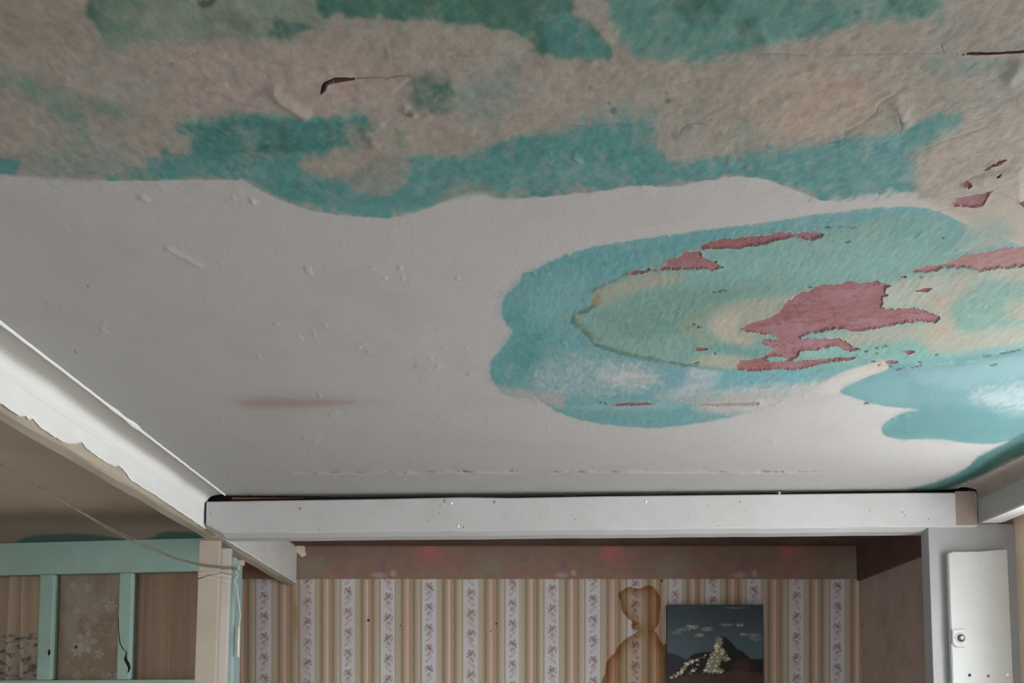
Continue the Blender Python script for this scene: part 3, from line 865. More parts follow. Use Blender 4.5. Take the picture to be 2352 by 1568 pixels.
# pin the rim
edge = np.minimum.reduce([sst(0, 0.012, Y - Y.min()), sst(XC0, XC0 + 0.012, X), sst(XC1, XC1 - 0.012, X), sst(0, 0.008, YE - Y)])
Z = Z * edge
ZZ = ZC - Z

# colour of the exposed layers
rose = np.empty_like(P)
rose[:] = col(142, 100, 100, 178)
w1 = np.clip(0.5 + 0.9 * fbm(X0 * 14, Y0 * 16, 1, 3), 0, 1)[..., None]
rose = rose * (1 - w1 * 0.7) + col(152, 122, 132, 176) * w1 * 0.7
w2 = np.clip(0.9 * fbm(X0 * 18 + 9, Y0 * 20, 4, 3), 0, 1)[..., None]
rose = rose * (1 - w2 * 0.9) + col(128, 78, 64, 172) * w2 * 0.9
w3 = (sst(0.35, 0.95, vein) * sst(-0.4, 0.4, n2 + n3))[..., None]
rose = rose * (1 - w3 * 0.5) + col(104, 62, 66, 172) * w3 * 0.5
fade = (sst(2040, 2200, U) * (V < 640) * (V > 560))[..., None]
rose = rose * (1 - fade * 0.35) + col(176, 150, 146, 178) * fade * 0.35
rim_d = np.exp(-(SD / 2.2) ** 2)[..., None]
rose = rose * (1 - 0.45 * rim_d) + col(84, 48, 50, 176) * 0.45 * rim_d
rose = np.where((kinds == 1)[..., None], col(150, 142, 138, 182), rose)
rose = np.where((kinds == 2)[..., None], col(96, 66, 66, 150), rose)

rose *= 0.6
nr, nc = U.shape
Q = grid_quads(nr, nc)
sdc = (SD[:-1, :-1] + SD[:-1, 1:] + SD[1:, 1:] + SD[1:, :-1]).ravel() / 4
own_c = np.stack([OWN[:-1, :-1], OWN[:-1, 1:], OWN[1:, 1:], OWN[1:, :-1]], -1).reshape(-1, 4)
sdf4 = np.stack([SD[:-1, :-1], SD[:-1, 1:], SD[1:, 1:], SD[1:, :-1]], -1).reshape(-1, 4)
own_c = own_c[np.arange(len(own_c)), np.argmin(sdf4, 1)]
xf = X.ravel()[Q]
yf = Y.ravel()[Q]
ok = (xf.max(1) - xf.min(1) > 1e-6) & (yf.max(1) - yf.min(1) > 1e-6)
CO = np.stack([X, Y, ZZ], -1).reshape(-1, 3)


def sub_mesh(name, quads, colors, mat, parent=None):
    used, inv = np.unique(quads, return_inverse=True)
    me = arr_mesh(name, CO[used], inv.reshape(-1, 4)[:, ::1])
    add_col(me, colors.reshape(-1, 3)[used])
    o = link_mesh(name, me, mat, parent, True)
    return o


skin = ok & (sdc >= 0)
ceiling = tag(sub_mesh('ceiling', Q[skin], P, M['ceiling']), kind='structure')
for i, (kind, pts) in enumerate(PATCH):
    f = ok & (sdc < 0) & (own_c == i)
    if f.sum() < 3: continue
    nm = 'crack' if kind == 'crack' else 'peeled_patch'
    o = sub_mesh(nm, Q[f], rose, M['rose'], ceiling)
    if kind == 'rose': o['label'] = 'bare rose pink layer where the paint has peeled off'
    elif kind == 'grey': o['label'] = 'thin greyish strip where the white paint has flaked off'
    else: o['label'] = 'dark crack in the plaster'
# slab that carries the plaster, and the plain ceilings outside the painted field
tag(box('ceiling_slab', (-1.1, YF, ZC + 0.012), (XR + 0.2, YCR - 0.05, ZC + 0.2), M['plaster'], ceiling))
bm = bmesh.new()
bm_box(bm, (XC0, YF, ZC - 0.0005), (XC1, float(Y.min()) + 0.002, ZC + 0.012))
bm_box(bm, (XC0, float(Y.min()), ZC + 0.0095), (XC1, YCR - 0.03, ZC + 0.0115))
bm_obj('plaster_bed', bm, M['plaster'], ceiling)
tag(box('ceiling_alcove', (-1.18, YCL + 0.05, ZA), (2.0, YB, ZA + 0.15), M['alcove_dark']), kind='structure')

# ceiling of the left part of the room: bare brownish paint with a teal border at the far end
ul, vl = np.arange(-700, 520, 5.0), np.arange(880, 1262, 2.0)
UL, VL = np.meshgrid(ul, vl)
dz = sn + (CY - VL) / F * cs
dy = cs - (CY - VL) / F * sn
t = (ZC - H) / dz
XLc = np.clip((UL - CX) / F * t, XL, -1.165)
YLc = dy * t
m1 = fbm(XLc * 8, YLc * 8, 2, 3)
PL = np.empty(UL.shape + (3,))
PL[:] = col(146, 132, 116)


def mixl(mask, c):
    global PL
    PL = PL * (1 - mask[..., None]) + c * mask[..., None]


mixl(np.clip(m1, 0, 1) * 0.4, col(128, 112, 98))
bv = VL + m1 * 8
mixl(np.exp(-((bv - 1188) / 24) ** 2) * 0.75, col(92, 74, 66))
mixl(sst(1195, 1225, bv) * 0.45, col(104, 84, 76))
for pts in ([(20, 1262), (36, 1246), (70, 1232), (150, 1226), (225, 1229), (300, 1243), (300, 1262)], [(340, 1250), (352, 1233), (380, 1222), (430, 1222), (520, 1226), (520, 1262)], [(-600, 1262), (-500, 1235), (-300, 1230), (-120, 1250), (-100, 1262)]):
    mixl(1 - sst(-3, 5, sdf_poly(UL, VL, smooth(pts, 4))), col(58, 84, 78))
me = arr_mesh('ceiling_left', np.stack([XLc, YLc, np.full(UL.shape, ZC)], -1), grid_quads(*UL.shape))
add_col(me, PL)
cl = tag(link_mesh('ceiling_left', me, M['ceiling'], None, True), kind='structure')
box('ceiling_slab', (XL, YF, ZC + 0.002), (-1.12, YB, ZC + 0.15), M['alcove'], cl)

# ------------------------------------------------------------------ beams
LX0, LX1 = -1.172, -1.118
ys = np.concatenate([np.arange(YF, 1.6, 0.2), np.arange(1.6, YB + 0.001, 0.02)])
lb = empty('timber_beam', (LX0, YF, ZB))
tag(lb, 'white painted ceiling beam running away on the left, paint peeling along its lower edge', 'beam')


def at(o, parent):
    """parent keeping world placement"""
    o.parent = parent
    o.matrix_parent_inverse = parent.matrix_world.inverted()
    return o


def kid(o, root):
    o.parent = root
    o.matrix_parent_inverse.identity()
    o.location = Vector(o.location) - Vector(root.location)
    return o


rr = random.Random(11)
prof = [(LX0, ZA), (LX0, ZB + 0.003), (LX0 + 0.003, ZB), (LX1 - 0.016, ZB), (LX1 - 0.008, ZB + 0.003), (LX1 - 0.003, ZB + 0.009), (LX1, ZB + 0.018), (LX1, ZA)]


def wb(i, k, x, y, z):
    return (x + 0.0012 * math.sin(y * 9 + k) * (k in (3, 4, 5)), y, z + 0.0012 * math.sin(y * 13 + 2 * k) * (k in (2, 3, 4)))


b = profile_along_y('timber', prof, ys, M['bare'], None, wb)
b['label'] = 'grey brown bare timber showing under the peeled paint'
kid(b, lb)
rag = [(-200, 800), (-120, 852), (-60, 890), (0, 926), (28, 949), (45, 956), (58, 954), (66, 964), (74, 960), (90, 981), (140, 1014), (158, 1020), (178, 1017), (188, 1017), (197, 1031), (230, 1054), (262, 1072), (270, 1069), (283, 1079), (300, 1104), (340, 1128), (357, 1137), (364, 1144), (390, 1161), (420, 1181), (445, 1198), (470, 1214)]
ry = [on_x(u, v, LX1 + 0.002) for u, v in rag]
ryy = np.array([p[0] for p in ry])
rzz = np.array([p[1] for p in ry])
yf_ = np.concatenate([np.arange(YF, 1.7, 0.1), np.arange(1.7, 4.0, 0.006), np.arange(4.0, YB, 0.02)])
zlow = np.interp(yf_, ryy, rzz, left=ZB + 0.012, right=ZB + 0.006)
zlow = zlow + 0.002 * fbm(yf_ * 60, yf_ * 0, 2, 2)
zlow = np.maximum(zlow, ZB + 0.002)
bm = bmesh.new()
rows = []
for y, zl in zip(yf_, zlow):
    curl = 0.004 * max(0.0, float(vnoise(y * 9, 0.5, 2)) - 0.25) + 0.0015
    hgt = ZC - 0.02 - zl
    rows.append([bm.verts.new(p) for p in ((LX1 + 0.0025, y, ZA - 0.01), (LX1 + 0.0025, y, zl + hgt * 0.3), (LX1 + 0.0028, y, zl + 0.012), (LX1 + 0.0025 + curl, y, zl), (LX1 + 0.001 + curl * 0.6, y, zl + 0.0008), (LX1 + 0.0005, y, zl + 0.012))])
for a, c in zip(rows[:-1], rows[1:]):
    for k in range(5):
        bm.faces.new((a[k], a[k + 1], c[k + 1], c[k]))
b = bm_obj('paint_skin', bm, M['white'], None, True)
b['label'] = 'bright white paint film with a ragged torn lower edge'
kid(b, lb)

# plaster cove and filler bead between left beam and ceiling
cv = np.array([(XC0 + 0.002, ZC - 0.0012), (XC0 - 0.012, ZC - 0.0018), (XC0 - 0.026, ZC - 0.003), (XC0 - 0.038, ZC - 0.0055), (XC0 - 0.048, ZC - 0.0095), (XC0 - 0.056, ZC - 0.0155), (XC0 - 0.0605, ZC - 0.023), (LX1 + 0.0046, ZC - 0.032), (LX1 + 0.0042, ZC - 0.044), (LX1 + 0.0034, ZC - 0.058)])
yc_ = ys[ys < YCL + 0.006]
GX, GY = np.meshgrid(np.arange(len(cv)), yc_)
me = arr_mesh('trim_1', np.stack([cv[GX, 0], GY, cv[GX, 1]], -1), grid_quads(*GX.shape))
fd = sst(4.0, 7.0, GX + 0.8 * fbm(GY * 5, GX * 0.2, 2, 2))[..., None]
add_col(me, col(172, 170, 163, white=0.40) * (1 - fd) + col(184, 187, 186, white=0.78) * fd)  # grey-to-white fade paints in the soft shading of the cove
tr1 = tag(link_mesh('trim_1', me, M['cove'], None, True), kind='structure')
yb_ = np.concatenate([np.arange(YF, 1.7, 0.15), np.arange(1.7, YCL + 0.02, 0.008)])
pr = []
blob = on_z(300, 972, ZC)[1]
blob2 = on_z(268, 942, ZC)[1]


def bead_w(i, k, x, y, z):
    s = 1 + 0.35 * float(fbm(np.array(y * 14), np.array(0.3), 3, 2))
    if y < 2.4: s += 0.25 * (2.4 - y)
    s += 1.6 * math.exp(-((y - blob) / 0.05) ** 2) + 0.8 * math.exp(-((y - blob2) / 0.04) ** 2)
    ox = 0.0012 * float(fbm(np.array(y * 30), np.array(1.3), 1, 2))
    return (XC0 + (x - XC0) * s + ox, y, ZC + (z - ZC) * (0.7 + 0.3 * s))


bp_ = [(XC0 + 0.004, ZC + 0.001), (XC0 + 0.0035, ZC - 0.003), (XC0 + 0.001, ZC - 0.0052), (XC0 - 0.002, ZC - 0.0042), (XC0 - 0.0042, ZC + 0.001)]
b = profile_along_y('filler_bead', bp_, yb_, M['white'], tr1, bead_w, False, True)
b['label'] = 'lumpy white line of filler along the ceiling edge'

# right beam
RX0, RX1 = 1.637, 1.71
yr = np.concatenate([np.arange(YF, 2.6, 0.2), np.arange(2.6, YPOST + 0.07, 0.02)])
prof = [(RX1, ZC + 0.01), (RX1, ZB + 0.003), (RX1 - 0.003, ZB), (RX0 + 0.004, ZB), (RX0, ZB + 0.004), (RX0, ZC + 0.01)]
b = profile_along_y('timber_beam', prof, yr, M['white_shade'], None, lambda i, k, x, y, z: (x + (0.0008 * math.sin(y * 17)), y, z))  # white darkened in colour to stand in for the shaded inner face
box('lit_underside_strip', (RX0 + 0.003, YF, ZB - 0.002), (RX1, YPOST - 0.03, ZB), M['white_lit'], b)['label'] = 'white underside strip, coloured brighter to look lit'  # brighter white stands in for light falling on the underside
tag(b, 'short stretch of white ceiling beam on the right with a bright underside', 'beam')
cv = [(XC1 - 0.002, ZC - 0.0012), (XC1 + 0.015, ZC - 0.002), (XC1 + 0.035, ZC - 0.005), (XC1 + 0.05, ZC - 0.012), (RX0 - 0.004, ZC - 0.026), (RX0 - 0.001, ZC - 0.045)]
tag(profile_along_y('trim_2', cv[::-1], yr[yr < YCR - 0.015], M['cove_shade'], None, None, False, True), kind='structure')  # right cove coloured darker to paint in the corner shading
box('beam_packing', (RX1, YF, ZB + 0.03), (XR, YPOST, ZC + 0.01), M['plaster'], bpy.data.objects['trim_2'])

# crossbeam, slightly askew, with a gap above its left end
xl, xr = on_y(473, 1190, YCL)[0], on_y(2241.5, 1170, YCR)[0]
sk = (YCR - YCL) / (on_y(2110, 1207, YCR)[0] - on_y(505, 1222, YCL)[0])
y_l = YCL + sk * (xl - on_y(505, 1222, YCL)[0])
y_r = YCL + sk * (xr - on_y(505, 1222, YCL)[0])
th = 0.105
nx = 90
bm = bmesh.new()
rows = []
for i in range(nx + 1):
    f = i / nx
    x = xl + (xr - xl) * f
    y = y_l + (y_r - y_l) * f
    uu = to_px(x, y, ZC)[0]
    # top edge follows the seam seen in the photograph: open at both ends, tight in the middle
    vt = np.interp(uu, [472, 600, 870, 1060, 1176, 1360, 1700, 2000, 2100, 2180, 2243], [1151, 1149, 1145, 1141, 1142.5, 1139, 1135, 1131.5, 1130.5, 1130, 1130])
    zt = min(on_y(uu, vt, y)[1], ZC - 0.0004)
    wz = 0.0010 * math.sin(f * 31) + 0.0006 * math.sin(f * 83)
    j = 0.0012 * math.sin(f * 57)
    zb_ = on_y(uu, np.interp(uu, [473, 508, 2110, 2243], [1201, 1222, 1207, 1206]), y)[1] - 0.016
    rows.append([bm.verts.new(p) for p in ((x, y + 0.004, zt), (x, y, zt - 0.004), (x, y + j, zb_ + 0.016 + wz), (x, y + 0.004, zb_ + 0.0125 + wz), (x, y + 0.040, zb_ + 0.0015 + wz * 0.6), (x, y + th, zb_ + wz * 0.5), (x, y + th, zt))])
for a, c in zip(rows[:-1], rows[1:]):
    for k in range(7):
        bm.faces.new((a[k], a[(k + 1) % 7], c[(k + 1) % 7], c[k]))
bm.faces.new(rows[0])
bm.faces.new(rows[-1][::-1])
cb = bm_obj('crossbeam', bm, M['white_old'])
tag(cb, 'white painted crossbeam spanning the alcove opening under the ceiling', 'beam')
yg0, yg1 = y_l + 0.055, y_r + 0.055
# raw wood packing visible in the gap over the left end
x0 = on_y(533, 1140, y_l + 0.02)[0]
x1 = on_y(700, 1140, y_l + 0.02)[0]
hexa('wood_packing', ((x0, y_l + 0.018, ZC - 0.016), (x1, y_l + 0.016, ZC - 0.012), (x1, y_l + 0.06, ZC - 0.012), (x0, y_l + 0.06, ZC - 0.016)),
     ((x0, y_l + 0.018, ZC - 0.0085), (x1, y_l + 0.016, ZC - 0.0105), (x1, y_l + 0.06, ZC - 0.0105), (x0, y_l + 0.06, ZC - 0.0085)), M['wood'], cb)['label'] = 'raw reddish wood wedge in the gap above the beam'
# dull unpainted end of the beam, its colour also darkened for soft shadow
xe = on_y(2196, 1170, y_r)[0]
ye = y_l + (y_r - y_l) * ((xe - xl) / (xr - xl))
ZE = on_y(2220, 1205.5, y_r)[1]
hexa('shaded_bare_end', ((xe, ye - 0.0022, ZE), (xr - 0.001, y_r - 0.0022, ZE), (xr - 0.001, y_r + 0.006, ZE), (xe, ye + 0.006, ZE)),
     ((xe, ye - 0.0022, ZC - 0.013), (xr - 0.004, y_r - 0.0022, ZC - 0.013), (xr - 0.004, y_r + 0.006, ZC - 0.013), (xe, ye + 0.006, ZC - 0.013)), M['shaded_bare_end'], cb, 0.0008)['label'] = 'dull grey brown end of the beam without fresh paint, darkened as in shadow'
# nail scars on the beam front
for (u, v, r) in ((690, 1168, 3.2), (1022, 1150, 4), (1037, 1155, 3), (1137, 1153, 3.5), (1053, 1208, 3), (1066, 1210, 2.4), (1484, 1151, 3), (2073, 1176, 2), (2079, 1184, 2), (2133, 1192, 2.5), (2213, 1193, 2.0), (2222, 1193, 2.4), (1700, 1153, 2), (1790, 1132, 3.5), (484, 1180, 2)):
    yy = y_l + (y_r - y_l) * ((on_y(u, v, YCR)[0] - xl) / (xr - xl))
    x, z = on_y(u, v, yy)
    bm = bmesh.new()
    rm = r * yy / F
    bmesh.ops.create_uvsphere(bm, u_segments=7, v_segments=4, radius=1.0)
    for q in bm.verts:
        q.co = Vector((x + q.co.x * rm * (0.8 + 0.3 * rr.random()), yy - 0.0002 + q.co.y * 0.0016, z + q.co.z * rm * 1.2))
    bm_obj('nail_scar', bm, M['black'] if u > 2200 else M['bare'] if r < 2.55 or r > 3.1 else M['white'], cb, True)
# riser between painted ceiling and the higher alcove ceiling: added light block and gap fillers
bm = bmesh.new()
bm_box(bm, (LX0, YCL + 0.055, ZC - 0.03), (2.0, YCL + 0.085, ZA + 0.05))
bm_box(bm, (LX0, YCR - 0.06, ZC + 0.02), (2.0, YCL + 0.055, ZA + 0.05))  # added block over the gap, keeps sky light from leaking in
bm_box(bm, (LX1 + 0.0005, y_l + 0.02, ZB + 0.022), (xl - 0.0005, y_l + 0.09, ZC - 0.002))  # this and the next: added near-black fillers, shade in the beam-end gaps
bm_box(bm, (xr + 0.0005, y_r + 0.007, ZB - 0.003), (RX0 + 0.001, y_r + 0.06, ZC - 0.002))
tag(bm_obj('added_gap_blocks', bm, M['dark']), kind='structure')

# ------------------------------------------------------------------ right pillar, its board
px0 = on_y(2132, 1220, YPOST)[0]
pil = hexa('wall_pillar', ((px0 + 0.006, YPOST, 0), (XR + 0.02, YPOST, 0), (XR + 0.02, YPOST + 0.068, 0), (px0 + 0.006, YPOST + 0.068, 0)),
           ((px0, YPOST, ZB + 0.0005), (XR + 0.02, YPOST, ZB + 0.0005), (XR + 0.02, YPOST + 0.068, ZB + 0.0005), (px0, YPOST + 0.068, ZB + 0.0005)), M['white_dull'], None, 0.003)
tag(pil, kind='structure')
YPL = YPOST - 0.036
pa, pb = on_y(2178, 1268, YPL), on_y(2314, 1263, YPL)
plank = empty('upright_plank', (pa[0], YPL, 0.3))
tag(plank, 'upright white painted board fixed to the pillar beside the alcove opening', 'board')
pz = pa[1]
bm = bmesh.new()
n_ = 14
lo = [(pa[0] + 0.002, YPL), (pb[0] + 0.012, YPL)]
top_pts = []
for i in range(n_ + 1):
    f = i / n_
    x = pa[0] + (pb[0] - pa[0]) * f
    dzz = 0.0018 * math.sin(f * 9) - (0.004 if i == 0 else 0)
    if i in (3, 4): dzz -= 0.0022
    top_pts.append((x, pz + (pb[1] - pz) * f + dzz))
fr_ = [bm.verts.new((x, YPL, z)) for x, z in top_pts] + [bm.verts.new((lo[1][0], YPL, 0.3)), bm.verts.new((lo[0][0], YPL, 0.3))]
bk = [bm.verts.new((q.co.x, YPOST - 0.0145, q.co.z)) for q in fr_]
bm.faces.new(fr_)
bm.faces.new(bk[::-1])
for i in range(len(fr_)):
    j = (i + 1) % len(fr_)
    bm.faces.new((fr_[i], bk[i], bk[j], fr_[j]))
bmesh.ops.bevel(bm, geom=[e_ for e_ in bm.edges if abs(e_.verts[0].co.y - YPL) < 1e-5 and abs(e_.verts[1].co.y - YPL) < 1e-5], offset=0.0025, segments=2, affect='EDGES')
kid(bm_obj('board', bm, M['white_board']), plank)
# battens that hold the board off the pillar
for z in (0.5, 1.2, 1.55):
    kid(box('batten', (pa[0] + 0.03, YPOST - 0.0145, z), (pb[0] - 0.01, YPOST, z + 0.05), M['wood']), plank)


def cyl_y(bm, x, z, y0, y1, r, seg=16, r2=None):
    r2 = r if r2 is None else r2
    a = [bm.verts.new((x + r * math.cos(2 * math.pi * k / seg), y0, z + r * math.sin(2 * math.pi * k / seg))) for k in range(seg)]
    c = [bm.verts.new((x + r2 * math.cos(2 * math.pi * k / seg), y1, z + r2 * math.sin(2 * math.pi * k / seg))) for k in range(seg)]
    bm.faces.new(a)
    bm.faces.new(c[::-1])
    for k in range(seg):
        bm.faces.new((a[k], c[k], c[(k + 1) % seg], a[(k + 1) % seg]))


# square fitting with a round socket
fx, fz = on_y(2203, 1465, YPL)
s_ = YPL / F
o8 = [(-18, -20), (-12, -14 - 6), (14, -21), (17, -16), (17, 14), (12, 22), (-9, 22), (-18, 13)]
bm = bmesh.new()
a = [bm.verts.new((fx + q[0] * s_, YPL + 0.0005, fz - q[1] * s_)) for q in o8]
c = [bm.verts.new((fx + q[0] * s_ * 0.93, YPL - 0.009, fz - q[1] * s_ * 0.93)) for q in o8]
for k in range(8):
    bm.faces.new((a[k], c[k], c[(k + 1) % 8], a[(k + 1) % 8]))
bm.faces.new(c)
bm.faces.new(a[::-1])
bmesh.ops.bevel(bm, geom=[e_ for e_ in bm.edges if e_.verts[0].co.y < YPL - 0.008 and e_.verts[1].co.y < YPL - 0.008], offset=0.002, segments=2, affect='EDGES')
fit = kid(bm_obj('fitting', bm, M['fit']), plank)
fit['label'] = 'small painted square fitting with a dark round socket'


def kid2(o, mid, root):
    o.parent = mid
    o.matrix_parent_inverse.identity()
    o.location = (0, 0, 0)
    return o


bm = bmesh.new()
cx_, cz_ = fx + 1.0 * s_, fz - 0.0 * s_
seg = 24
ring = []
for k in range(seg):
    an = 2 * math.pi * k / seg
    for rad, yy in ((13, -0.009), (12, -0.0125), (9.5, -0.0125), (8.4, -0.006)):
        ring.append(bm.verts.new((cx_ + rad * s_ * math.cos(an), YPL + yy, cz_ + rad * s_ * math.sin(an))))
for k in range(seg):
    for j in range(3):
        bm.faces.new((ring[k * 4 + j], ring[k * 4 + j + 1], ring[((k + 1) % seg) * 4 + j + 1], ring[((k + 1) % seg) * 4 + j]))
kid2(bm_obj('collar', bm, M['fit'], None, True), fit, plank)
bm = bmesh.new()
cyl_y(bm, cx_, cz_, YPL - 0.0095, YPL - 0.005, 9.2 * s_, 20)
kid2(bm_obj('socket', bm, M['black']), fit, plank)['label'] = 'black round socket'
bm = bmesh.new()
bmesh.ops.create_uvsphere(bm, u_segments=12, v_segments=8, radius=5.0 * s_)
for q in bm.verts: q.co = Vector((cx_ + 3.0 * s_ + q.co.x, YPL - 0.0098 + q.co.y * 0.5, cz_ + 0.5 * s_ + q.co.z))
kid2(bm_obj('pin', bm, M['grey_metal'], None, True), fit, plank)['label'] = 'grey metal pin'
for (u, v, r, nm, mt, lb_) in ((2227, 1550, 3.8, 'screw_hole', 'black', 'small black hole'), (2270, 1552, 3.6, 'screw_hole', 'rust', 'rusty screw hole'), (2314, 1549, 4.0, 'screw', 'nail', 'bright bare screw head')):
    x, z = on_y(u, v, YPL)
    bm = bmesh.new()
    if nm == 'screw':
        bmesh.ops.create_uvsphere(bm, u_segments=10, v_segments=6, radius=r * s_)
        for q in bm.verts: q.co = Vector((x + q.co.x, YPL - 0.0005 + q.co.y * 0.5, z + q.co.z))
    else:
        cyl_y(bm, x, z, YPL - 0.0006, YPL + 0.001, r * s_, 10)
    kid(bm_obj(nm, bm, M[mt]), plank)['label'] = lb_

# ------------------------------------------------------------------ left uprights
YP = on_z(480, 1239, ZB)[1]


def upright(name, ua, ub, vtop, y, depth, mat, label, dl, dr, root_z=0.0, bev=0.004, ztop=None):
    x0, z = on_y(ua, vtop, y)
    x1, _ = on_y(ub, vtop, y)
    z = min(z, ZB - 0.0005) if ztop is None else ztop
    o = hexa(name, ((x0 + dl, y, 0), (x1 + dr, y, 0), (x1 + dr, y + depth, 0), (x0 + dl, y + depth, 0)),
             ((x0, y, z), (x1, y, z), (x1, y + depth, z), (x0, y + depth, z)), mat, None, bev)
    return tag(o, label, 'post')


p1 = upright('square_post', 457, 506, 1239, YP, 0.028, M['cream'], 'cream painted square post under the left beam with cord tied round it', -0.022, -0.022)
yp2 = YP + 0.03
p2 = upright('upright_board', 492, 530.5, 1258, yp2, 0.028, M['warm_white'], 'narrower white upright just behind the cream post', -0.03, -0.03, ztop=on_y(520, 1258, yp2)[1])
yp3 = yp2 + 0.03
x3, z3 = on_y(543, 1277, yp3)
p3 = upright('teal_upright', 512, 543, 1277, yp3, 0.10, M['teal_light'], 'pale teal upright with rounded top, furthest back of the three beside the alcove', -0.012, -0.012, ztop=z3, bev=0.008)
# wooden peg sticking out of the teal upright
bm = bmesh.new()
pgx, pgz = on_y(556, 1290, yp3)
bm_box(bm, (x3 - 0.004, yp3 + 0.02, pgz - 0.010), (pgx, yp3 + 0.045, pgz + 0.012), 0.004)
bm_obj('peg', bm, M['cream'], p3)['label'] = 'short pale wooden peg'

# ------------------------------------------------------------------ cable, string, hanging cord
cab = empty('cable', (-1.15, YP, H + 0.55))
tag(cab, 'thin grey twin cable slung from upper left to the cream post', 'cable')
ends = [((-60, 1026), 2.55), ((0, 1066), 2.64), ((60, 1102), 2.74), ((150, 1155), 2.92), ((250, 1213), 3.15), ((330, 1252), 3.36), ((400, 1281), 3.58), ((460, 1297), YP - 0.02), ((510, 1303), YP - 0.012), ((545, 1305), YP + 0.05)]
for s in (0, 1):
    pts = []
    for (uv, y), nxt in zip(ends[:-1], ends[1:]):
        for k in range(6):
            f = k / 6
            u = uv[0] * (1 - f) + nxt[0][0] * f
            v = uv[1] * (1 - f) + nxt[0][1] * f
            yy = y * (1 - f) + nxt[1] * f
            sep = 0.4 + 2.6 * math.exp(-((u - 330) / 110) ** 2) + 1.6 * math.exp(-((u - 20) / 60) ** 2) + 1.0 * math.sin(u / 37)
            v2 = v + (sep if s else -sep) * 0.5 + (1.2 if s else -1.2)
            x, z = on_y(u, v2, yy)
            pts.append((x, yy, z))
    pts.append((on_y(545, 1305 + 3 * s, YP + 0.05)[0], YP + 0.05, on_y(545, 1305 + 3 * s, YP + 0.05)[1]))
    kid(tube('strand', pts, 0.0021, M['wire']), cab)

# post faces used for the wrapping
pxl, pxr = on_y(457, 1310, YP)[0] - 0.003, on_y(506, 1310, YP)[0] + 0.0035
st = empty('string', (pxl, YP, H + 0.5))
tag(st, 'pale thin string wound round the cream post', 'string')
for i, (v0, v1, w) in enumerate(((1312, 1318, 1), (1316, 1321, 0), (1330, 1316, 0), (1322, 1332, 1))):
    zA = on_y(457, v0, YP)[1]
    zB_ = on_y(506, v1, YP)[1]
    r = 0.0016
    xr_ = on_y(530, 1320, yp2)[0] + 0.004
    loop = [(pxl - r, YP + 0.04, zA - 0.002), (pxl - r, YP - r, zA), ((pxl + pxr) / 2, YP - r - 0.0005, (zA + zB_) / 2 + 0.003), (pxr + r, YP - r, zB_), (pxr + r + 0.03, YP + 0.026, zB_ - 0.003)]
    kid(tube('winding', loop, r, M['wire'] if i == 2 else M['cord']), st)

cd = empty('hanging_cord', (-1.1, YP + 0.1, H + 0.4))
tag(cd, 'loose off-white cord end hanging down beside the teal upright', 'cord')
yc = YP + 0.055
seq = [(541, 1301), (548, 1299), (551, 1303), (545, 1307), (541, 1309), (543, 1316), (548, 1319), (545, 1326), (542, 1332), (543, 1340), (547, 1350), (546, 1362), (549, 1385), (551, 1412), (549, 1438), (547, 1470), (546.5, 1507)]
pts = [(on_y(u, v, yc)[0], yc + 0.006 * math.sin(v * 0.05), on_y(u, v, yc)[1]) for u, v in seq]
kid(tube('cord', pts, 0.0022, M['cord']), cd)
pts = [(on_y(u, v, yc)[0], yc, on_y(u, v, yc)[1]) for u, v in ((548.5, 1440), (547.5, 1470), (547, 1509))]
kid(tube('sleeve', pts, 0.0052, M['cord']), cd)['label'] = 'wider pale sleeve at the end of the cord'

# ------------------------------------------------------------------ glazed teal partition
ya = on_z(0, 1247, ZC)[1]
yb2 = on_z(455, 1235, ZC)[1]
xa = on_z(0, 1247, ZC)[0]
xb = on_z(455, 1235, ZC)[0]
ang = math.atan2(yb2 - ya, xb - xa)
part = empty('glazed_partition', (xa, ya, 0))
part.rotation_euler = (0, 0, ang)
tag(part, 'teal painted glazed partition with curtained panes at the lower left', 'partition')
ca, sa = math.cos(ang), math.sin(ang)


def s_at(u, v):
    """local x along the partition front and height for a pixel"""
    d = ray(u, v)
    # point d*t with (p - (xa,ya)) . normal = 0 ; normal = (-sa, ca)
    tt = (-sa * xa + ca * ya) / (-sa * d[0] + ca * d[1])
    p = (d[0] * tt, d[1] * tt)
    return (p[0] - xa) * ca + (p[1] - ya) * sa, H + d[2] * tt


smin = -1.0
smin = max(smin, (XL - xa) / ca + 0.01)
smax = s_at(540, 1300)[0]
zr0 = s_at(200, 1316)[1]                   # underside of the top rail
zb1 = s_at(200, 1561)[1]                   # top of the bottom rail


def pbox(name, s0, s1, y0, y1, z0, z1, mat, bev=0.003):
    o = box(name, (s0, y0, z0), (s1, y1, z1), mat, part, bev)
    return o


pbox('top_rail', smin, smax, -0.005, 0.045, zr0, ZC - 0.0005, M['teal'])
st_px = [(-118, -84), (88, 122), (271, 302), (462, 505)]
edges = []
for i, (ua, ub) in enumerate(st_px):
    s0, s1 = s_at(ua, 1400)[0], s_at(ub, 1400)[0]
    if i == 0: s0, s1 = s_at(-110, 1400)[0], s_at(-78, 1400)[0]
    edges.append((s0, s1))
    q = pbox('stile', s0, s1, 0.0, 0.045, zb1, zr0, M['teal'], 0.007)
pbox('bottom_rail', smin, smax, -0.003, 0.045, zb1 - 0.12, zb1, M['teal'])
pbox('lower_panel', smin, smax, 0.012, 0.03, 0.0, zb1 - 0.12, M['teal'])
for (a0, a1), (b0, b1) in zip(edges[:-1], edges[1:]):
    pbox('pane', a1 - 0.004, b0 + 0.004, 0.022, 0.025, zb1 - 0.003, zr0 + 0.003, M['glass'], 0)
